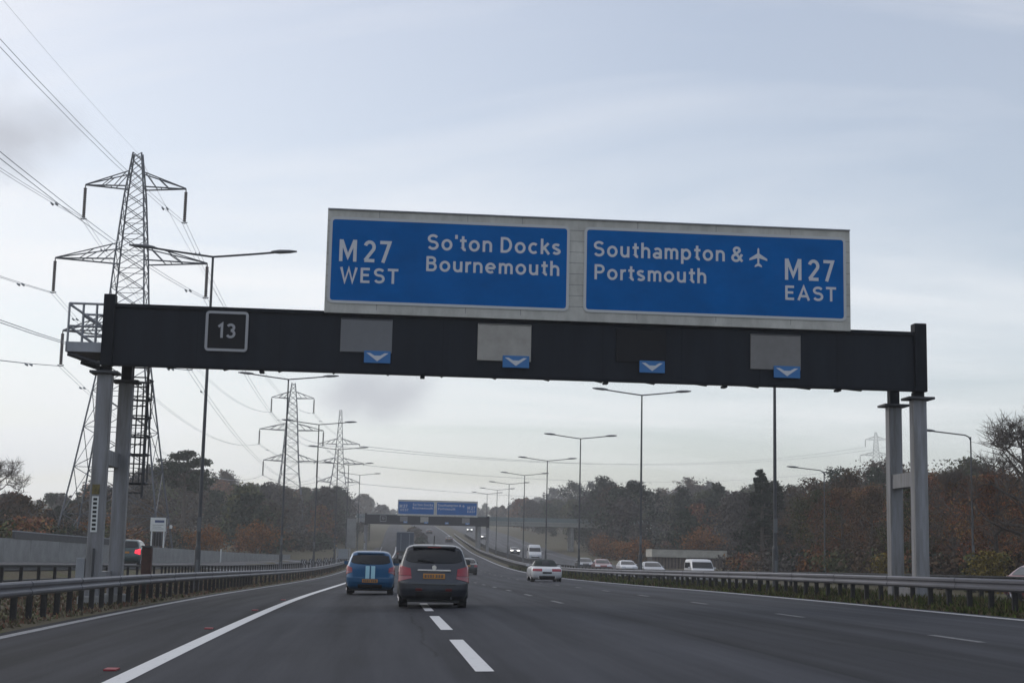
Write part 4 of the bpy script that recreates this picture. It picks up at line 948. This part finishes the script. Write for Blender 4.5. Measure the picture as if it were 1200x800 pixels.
# ------------------------------------------------------------------ trees
def rand_dirs(rng, n):
    v = rng.normal(size=(n, 3)); return v/np.linalg.norm(v, axis=1, keepdims=True)
def leaf_quads(rng, P0, size, flat=.0, lens=1.5):
    n = len(P0); nrm = rand_dirs(rng, n); nrm[:, 2] = np.abs(nrm[:, 2])+flat; nrm /= np.linalg.norm(nrm, axis=1, keepdims=True)
    a = np.cross(nrm, rand_dirs(rng, n)); a /= np.maximum(np.linalg.norm(a, axis=1, keepdims=True), 1e-6); b = np.cross(nrm, a)
    s = size*rng.uniform(.55, 1.35, (n, 1)); a *= s*lens*.5; b *= s*.5
    V = np.stack([P0-a, P0-b*.8, P0+a, P0+b*.8], 1).reshape(-1, 3); return V, np.arange(4*n).reshape(n, 4)
def tree_points(rng, H, Rr, base, nleaf, style='broad'):
    """returns limb polylines and leaf positions"""
    limbs = []; cl = []; lean = rng.normal(0, .03*H, 2)
    def trunk(t): return np.array([lean[0]*t*t, lean[1]*t*t, H*t])
    nl = {'broad': 13, 'conifer': 34, 'pine': 16, 'bush': 11, 'bare': 15}[style]
    for k in range(nl):
        f = (k+rng.uniform(0, .9))/nl
        if style == 'conifer':
            t = .12+.86*f; ln_ = Rr*(1.02-f)*rng.uniform(.8, 1.15)+.15; el = rng.uniform(-.25, .12)
        elif style == 'pine':
            t = .55+.42*f; ln_ = Rr*rng.uniform(.6, 1.05)*(1-.45*f*f); el = rng.uniform(-.02, .35)
        elif style == 'bush':
            t = .05+.5*f; ln_ = Rr*rng.uniform(.7, 1.15); el = rng.uniform(.2, 1.2)
        else:
            t = base+(.93-base)*f; sh_ = math.sin(math.pi*min(1, .22+.74*f))**.7; ln_ = Rr*sh_*rng.uniform(.65, 1.15); el = .15+.85*f*rng.uniform(.6, 1.1)
        az = k*2.4+rng.uniform(-.5, .5); d = np.array([math.cos(az)*math.cos(el), math.sin(az)*math.cos(el), math.sin(el)])
        s0 = trunk(t); pts = [s0, s0+d*ln_*.5+rng.normal(0, .05*ln_, 3), s0+d*ln_+np.array([0, 0, .08*ln_])]; rad = math.hypot(pts[2][0], pts[2][1])/Rr; pts[2][2] = min(pts[2][2], H*(rng.uniform(.96, 1.04)-.34*min(rad, 1.2)**2))
        limbs.append((pts, .035*Rr*(1.1-f*.5)))
        for q in range(4 if style != 'conifer' else 2):
            tt = rng.uniform(.35, 1); p0 = pts[0]+(pts[2]-pts[0])*tt; dd = d*.7+rand_dirs(rng, 1)[0]*(.9 if style != 'pine' else .6); dd[2] = dd[2]*(1 if style not in ('pine', 'conifer') else .3)
            p1_ = p0+dd*ln_*rng.uniform(.22, .42); rad = math.hypot(p1_[0], p1_[1])/Rr; p1_[2] = min(p1_[2], H*(1.03-.30*min(rad, 1.3)**2))
            limbs.append(([p0, (p0+p1_)/2+rng.normal(0, .02*ln_, 3), p1_], .014*Rr)); cl += [(p1_, ln_), ((p0+p1_)/2, ln_)]
        cl.append((pts[2], ln_))
    C = np.array([c_[0] for c_ in cl]); ln2 = np.array([c_[1] for c_ in cl])
    w_ = rng.uniform(.2, 1, len(C)); idx = rng.choice(len(C), nleaf, p=w_/w_.sum())
    sg = {'broad': .17, 'conifer': .13, 'pine': .15, 'bush': .22, 'bare': .07}[style]
    off = np.clip(rng.normal(0, 1, (nleaf, 3)), -1.7, 1.7)*(sg*Rr*(.6+.5*(ln2[idx]/Rr))[:, None])
    if style in ('pine',): off[:, 2] *= .38
    if style == 'conifer': off[:, 2] *= .8
    Pt = C[idx]+off; Pt[:, 2] = np.maximum(Pt[:, 2], .05); hi = Pt[:, 2] > H*1.04; Pt[hi, 2] = H*rng.uniform(.80, 1.04, hi.sum()); return limbs, Pt, idx, trunk
def tints(rng, idx, n, pal, vary=.24):
    pal = np.array(pal); ci = rng.integers(0, len(pal), idx.max()+1); base = pal[ci[idx]]
    per = 1+rng.normal(0, vary*.45, idx.max()+1)[idx][:, None]
    return np.clip(base*per*rng.uniform(.72, 1.30)*(1+rng.normal(0, vary, (n, 1))), .006, .6)
def set_tint(me, col, k=4):
    at = me.attributes.new('tint', 'FLOAT_COLOR', 'POINT'); c4 = np.ones((len(col)*k, 4), np.float32); c4[:, :3] = np.repeat(col, k, 0); at.data.foreach_set('color', c4.reshape(-1))
PAL0 = dict(russet=[(.22, .088, .042), (.17, .066, .036), (.14, .076, .044), (.20, .115, .042)], brown=[(.078, .052, .034), (.062, .045, .032), (.092, .060, .034)], olive=[(.060, .070, .024), (.080, .078, .026), (.050, .060, .026)],
           dark=[(.022, .036, .020), (.028, .042, .024), (.036, .044, .024)], orange=[(.27, .105, .028), (.22, .095, .028), (.17, .082, .030)], yellow=[(.19, .14, .022), (.15, .115, .026)], grey=[(.066, .056, .050), (.076, .064, .054), (.056, .050, .048)])
PAL = PAL0
def tree_meshes(seed, H, Rr, base, nleaf, ls, pal, style='broad', twig=True):
    rng = np.random.default_rng(seed); limbs, Pt, idx, trunk = tree_points(rng, H, Rr, base, nleaf, style)
    mb = MB(); tp_ = [trunk(t) for t in np.linspace(0, .95, 7)]; tp_[0] = tp_[0]-np.array([0, 0, .6]); r0 = .032*H*.75
    mb.tube(tp_, [r0*(1.25-1.15*t) if t > 0 else r0*1.4 for t in np.linspace(0, .95, 7)], 7)
    for pts, r in limbs: mb.tube(pts, [r, r*.7, r*.25], 4)
    if style == 'bare':
        tips = [p[-1] for p, r in limbs if r < .03*Rr] 
        for p in tips:
            for q in range(8):
                d = rand_dirs(rng, 1)[0]; d[2] = abs(d[2])*.9+.1; e_ = p+d*Rr*rng.uniform(.18, .50); mid = (p+e_)/2+rng.normal(0, .02*Rr, 3); mb.tube([p, mid, e_], [.0065*Rr, .005*Rr, .002*Rr], 3)
                for q2 in range(4):
                    d2 = rand_dirs(rng, 1)[0]; d2[2] = abs(d2[2]); mb.tube([mid, mid+d2*Rr*rng.uniform(.10, .28)], [.004*Rr, .0018*Rr], 3)
    tm = mb.mesh('trunk', True); tm.materials.append(M['bark'])
    V, Fq = leaf_quads(rng, Pt, ls, .2); cm = mesh_np('crown', V, Fq); set_tint(cm, tints(rng, idx, len(Pt), PAL[pal])); cm.materials.append(M['leaf'])
    return tm, cm
def place_tree(name, ms, loc, label, s=1.0, rz=0.0, group=None, cat='tree', sz=None):
    r = empty(name, loc, rz); r.scale = (s, s, sz or s); tag(r, label, cat, group); inst('trunk', ms[0], r); inst('crown', ms[1], r); return r
SIL = np.array([(0,580),(40,582),(80,574),(100,572),(130,562),(180,553),(230,551),(250,552),(275,558),(300,567),(330,573),(360,571),(400,569),(425,576),(440,592),(470,594),(600,590),(615,582),(640,573),(660,567),(700,566),(720,571),(740,563),(765,567),(780,576),(800,569),(820,563),(850,576),(870,577),(890,570),(903,568),(915,568),(925,575),(950,571),(970,560),(1000,551),(1040,549),(1090,545),(1150,548),(1200,543),(1400,540)], float)
def top_z(x, y):
    """height of the wood's skyline in the direction of plan position (x, y)"""
    px, py = proj((x, y, 5.0)); yt = np.interp(px, SIL[:, 0], SIL[:, 1]); p0 = proj((x, y, 0))[1]; p1_ = proj((x, y, 10))[1]
    return (p0-yt)/(p0-p1_)*10.0
WG = 'trees standing out along the motorway'
proto = [tree_meshes(11, 9, 3.0, .22, 8000, .13, 'russet'), tree_meshes(12, 9, 2.7, .2, 6500, .13, 'brown'), tree_meshes(13, 9, 2.9, .2, 8000, .13, 'russet'), tree_meshes(14, 9, 2.8, .2, 5200, .13, 'orange'), tree_meshes(15, 9, 3.1, .2, 8000, .14, 'olive')]
proto.append(tree_meshes(16, 9, 3.0, .2, 2600, .12, 'russet', 'bare'))
bare = tree_meshes(21, 9, 3.4, .25, 120, .10, 'brown', 'bare')
# front row beyond the opposite carriageway, right of the picture
row = [(37.5, 80, 0), (40.0, 85, 5), (37.3, 90, 2), (41.5, 92, 3), (37.2, 97, 5), (40.5, 102, 0), (37.6, 107, 4), (41.0, 112, 2), (37.8, 117, 1), (42, 121, 5), (38.2, 126, 0), (42, 131, 2), (38.5, 136, 4), (43, 141, 1), (39.5, 147, 5), (43.5, 152, 0)]
words = ['first', 'second', 'third', 'fourth', 'fifth', 'sixth', 'seventh', 'eighth', 'ninth', 'tenth', 'eleventh', 'twelfth', 'thirteenth', 'fourteenth', 'fifteenth', 'sixteenth']
kinds = ['russet tree', 'brown thinning tree', 'red-brown tree', 'orange-brown thinning tree', 'olive tree', 'half-bare twiggy tree']
for i, (u, y, k) in enumerate(row):
    x, yy, z = P(u, y); h = max(4.5, top_z(x, y)-z+random.uniform(-1.6, .5)); 
    place_tree('roadside_tree', proto[k], (x, yy, z-.1), '%s beyond the opposite carriageway, %s from the right edge of the picture' % (kinds[k], words[i]), h/9*1.0, i*1.3, 'front row trees on the right')
x, yy, z = P(38.6, 88); place_tree('bare_tree', bare, (x, yy, z), 'leafless tree with fine branches at the right edge of the picture', 1.08, 1.0)
x, yy, z = P(-30.4, 118); place_tree('bare_tree', bare, (x, yy, z), 'leafless rounded tree rising over the bushes at the left edge', .74, 2.3)
con = tree_meshes(31, 12, 2.7, .1, 6500, .26, 'dark', 'conifer'); px_ = P(41.0, 168); place_tree('conifer_tree', con, (px_[0], px_[1], px_[2]-.3), 'dark pointed conifer behind the shed, left of the tall lamp post', 1.0, 0, None)
con2 = P(43.3, 171); place_tree('conifer_tree', con, (con2[0], con2[1], con2[2]-.3), 'slightly lower dark conifer close beside the pointed one', .9, 1.2, None)
pin = tree_meshes(32, 13.5, 4.4, .5, 6500, .30, 'dark', 'pine'); q = P(-31.5, 215); place_tree('pine_tree', pin, (q[0], q[1], q[2]+.6), 'flat-topped pine standing above the wood on the left', 1.0, .4, None)
orb = tree_meshes(33, 4.2, 2.3, .1, 2600, .2, 'orange', 'bush')
for (u, y, s_, lb) in ((-19.0, 196, 1.1, 'orange bush beyond the slip road, left of the third lamp post'), (-22.5, 176, .9, 'orange-brown bush behind the end of the low wall'), (-31, 160, 1.0, 'rusty orange bush right of the white board'), (-27.5, 98, .8, 'reddish bush over the wall at the far left'), (33.8, 217, 1.0, 'orange bush just left of the shed'), (43, 214, 1.3, 'orange bush behind the shed roof'), (34.6, 262, 1.1, 'small orange tree beside the distant bridge')):
    q = P(u, y); place_tree('autumn_bush', orb, (q[0], q[1], q[2]-.1), lb, s_, u, 'orange bushes by the road', 'bush')
yeb = tree_meshes(34, 3.0, 1.6, .1, 2000, .16, 'yellow', 'bush')
for (u, y, s_, lb) in ((-26.8, 92, .75, 'yellow-green bush over the wall at the left edge'), (34.6, 84, .8, 'golden bush at the foot of the russet trees, far right'), (35.2, 104, .8, 'golden bush seen between the right gantry legs')):
    q = P(u, y); place_tree('golden_bush', yeb, (q[0], q[1], q[2]-.1), lb, s_, u, 'golden bushes by the road', 'bush')
def wood(name, label, spots, seed, nleaf, ls, pals, wts, smin=6):
    rng = np.random.default_rng(seed); Vs, Fs, Cs, n0 = [], [], [], 0
    for (u, y, hmax, bush) in spots:
        x, yy, z = P(u, y); H = (2.6 if hmax > 2 else 1.5)*rng.uniform(.7, 1.4) if bush else max(smin*.6, min(hmax, top_z(x, y)-z)*rng.choice([.72, .8, .88, .96, 1.06])*rng.uniform(.94, 1.04))
        Rr = H*rng.uniform(.30, .40) if not bush else H*.62; n = int(nleaf*(.35 if bush else 1)*np.clip(H/9, .5, 1.5))
        st = 'bush' if bush else rng.choice(['broad', 'broad', 'broad', 'conifer' if rng.random() < .25 else 'broad'])
        _, Pt, idx, _t = tree_points(rng, H, Rr, .12, n, st); pl = pals[rng.choice(len(pals), p=wts)]
        if st == 'conifer': pl = 'dark'
        V, Fq = leaf_quads(rng, Pt+np.array([x, yy, z-.3]), ls, .25); Vs.append(V); Fs.append(Fq+n0); n0 += len(V); Cs.append(tints(rng, idx, n, PAL[pl]))
    me = mesh_np(name, np.concatenate(Vs), np.concatenate(Fs)); set_tint(me, np.concatenate(Cs)); me.materials.append(M['leaf'])
    return tag(link(bpy.data.objects.new(name, me)), label, 'wood', None, 'stuff')
def scatter(rng, n, u0, u1, y0, y1, hmax, mind):
    out_ = []; k = 0
    while len(out_) < n and k < n*40:
        k += 1; u, y = rng.uniform(u0, u1), rng.uniform(y0, y1)
        if all((u-a)**2+(y-b)**2 > mind*mind for a, b, *_r in out_): out_.append((u, y, hmax, False))
    return out_
rg = np.random.default_rng(99)
sp = [(u, y, 9, False) for u, y, *_ in scatter(rg, 85, -105, -33, 105, 215, 9, 4.2)] + [(-27.5-rg.uniform(0, 5), y, 3, True) for y in np.arange(84, 216, 2.6)] + [(-33-rg.uniform(0, 6), y, 3, True) for y in np.arange(84, 200, 3.6)]
wood('woodland_near', 'mixed brown and green wood behind the low wall on the left', sp, 5, 2700, .25, ['olive', 'brown', 'dark', 'grey', 'russet', 'orange'], [.24, .22, .22, .14, .12, .06])
def left_edge(y): return float(np.interp(y, [210, 260, 330, 700], [-20, -16, -13.5, -13]))
sp = [(left_edge(y)-rg.uniform(2, 70), y, 15, False) for y in rg.uniform(215, 480, 115)] + [(left_edge(y)-rg.uniform(-.5, 3), y, 3, True) for y in np.arange(212, 480, 4.5)]
wood('woodland_hill', 'hazy wood climbing the hill left of the distant gantry', sp, 6, 1700, .42, ['grey', 'brown', 'dark', 'olive', 'russet'], [.30, .28, .20, .12, .10])
sp = [(36+rg.uniform(8, 75), y, 14, False) for y in rg.uniform(120, 215, 75)] + [(35.2+rg.uniform(0, 3), y, 3, True) for y in np.arange(60, 300, 2.7) if not 160 < y < 206] + [(40+rg.uniform(0, 6), y, 3, True) for y in np.arange(60, 300, 3.7) if not 160 < y < 206]
wood('woodland_right', 'dark mixed wood behind the shed on the right', sp, 7, 2700, .27, ['grey', 'brown', 'dark', 'olive', 'russet', 'orange'], [.18, .22, .22, .17, .15, .06])
sp = [(36+rg.uniform(2, 80), y, 17, False) for y in rg.uniform(215, 520, 120)]
wood('woodland_far', 'hazy wood right of the distant bridge', sp, 8, 1600, .46, ['grey', 'brown', 'dark', 'olive', 'russet'], [.32, .28, .18, .14, .08])
sp = [(rg.uniform(-160, 240), y, 16, False) for y in rg.uniform(640, 1150, 170)] + [(float(nose_u(y))+rg.uniform(.5, 1.6), y, 1.2, True) for y in np.arange(352, 450, 5)]
sp = [s_ for s_ in sp if s_[3] or not (-9 < s_[0] < 34 and s_[1] < 900)]
wood('woodland_ridge', 'faint line of trees on the far ridge at the end of the road', sp, 9, 700, 1.1, ['grey', 'brown', 'dark', 'olive'], [.4, .3, .2, .1])

# ------------------------------------------------------------------ grass and verge litter
def grass(name, label, areas, seed, pal):
    rng = np.random.default_rng(seed); Ps = []; hs = []
    for u0, u1, y0, y1, n, h in areas:
        u = rng.uniform(u0, u1, n); y = y0+(y1-y0)*rng.uniform(0, 1, n)**1.5
        cl = .5+.5*np.sin(y*1.7+np.sin(u*3))*np.sin(y*.53+1); keep = rng.uniform(0, 1, n) < .35+.65*cl
        u, y = u[keep], y[keep]; Ps.append(np.stack([u+shift(y), y, prof(y)+cross(u)-.05], 1)); hs.append(h*rng.uniform(.4, 1.25, len(u))*(.6+.6*cl[keep]))
    Pp = np.concatenate(Ps); hh = np.concatenate(hs); n = len(Pp); az = rng.uniform(0, 2*math.pi, n); d = np.stack([np.cos(az), np.sin(az), np.zeros(n)], 1)
    wd = (.018+.0006*Pp[:, 1])[:, None]; tip = Pp+np.stack([rng.normal(0, .35, n)*hh, rng.normal(0, .35, n)*hh, hh], 1)
    V = np.stack([Pp-d*wd, Pp+d*wd, tip], 1).reshape(-1, 3); me = mesh_np(name, V, np.arange(3*n).reshape(n, 3))
    pal = np.array(pal); set_tint(me, np.clip(pal[rng.integers(0, len(pal), n)]*(1+rng.normal(0, .3, (n, 1))), .01, .4), 3); me.materials.append(M['blade'])
    return tag(link(bpy.data.objects.new(name, me)), label, 'grass', None, 'stuff')
grass('grass', 'rough green grass under the barrier in the central reservation', [(12.75, 13.6, 18, 70, 15000, .13), (13.5, 16.9, 18, 70, 36000, .25), (12.7, 16.9, 70, 180, 30000, .26)], 3, [(.062, .085, .022), (.085, .10, .028), (.105, .088, .045), (.050, .066, .022), (.09, .070, .040), (.075, .065, .035)])
grass('dry_grass', 'dead brown grass and litter under the left barrier', [(-12.0, -6.15, 18, 75, 20000, .09), (-12.0, -6.2, 75, 170, 7000, .14)], 4, [(.15, .12, .085), (.12, .10, .07), (.10, .10, .05), (.16, .085, .06)])

# ------------------------------------------------------------------ haze
hz = MB().box(-1000, 1000, -240, 1340, -6, 72).build('haze', 'black', None); hz.data.materials.clear()
hm = bpy.data.materials.new('haze_air'); hm.use_nodes = True; t = hm.node_tree; t.nodes.clear()
o_ = t.nodes.new('ShaderNodeOutputMaterial'); v_ = t.nodes.new('ShaderNodeVolumePrincipled'); v_.inputs['Color'].default_value = (.985, .99, 1.0, 1); v_.inputs['Density'].default_value = .00052; v_.inputs['Anisotropy'].default_value = .3
t.links.new(v_.outputs[0], o_.inputs['Volume']); hz.data.materials.append(hm); tag(hz, 'thin pale haze over the motorway and woods', 'haze', None, 'stuff')
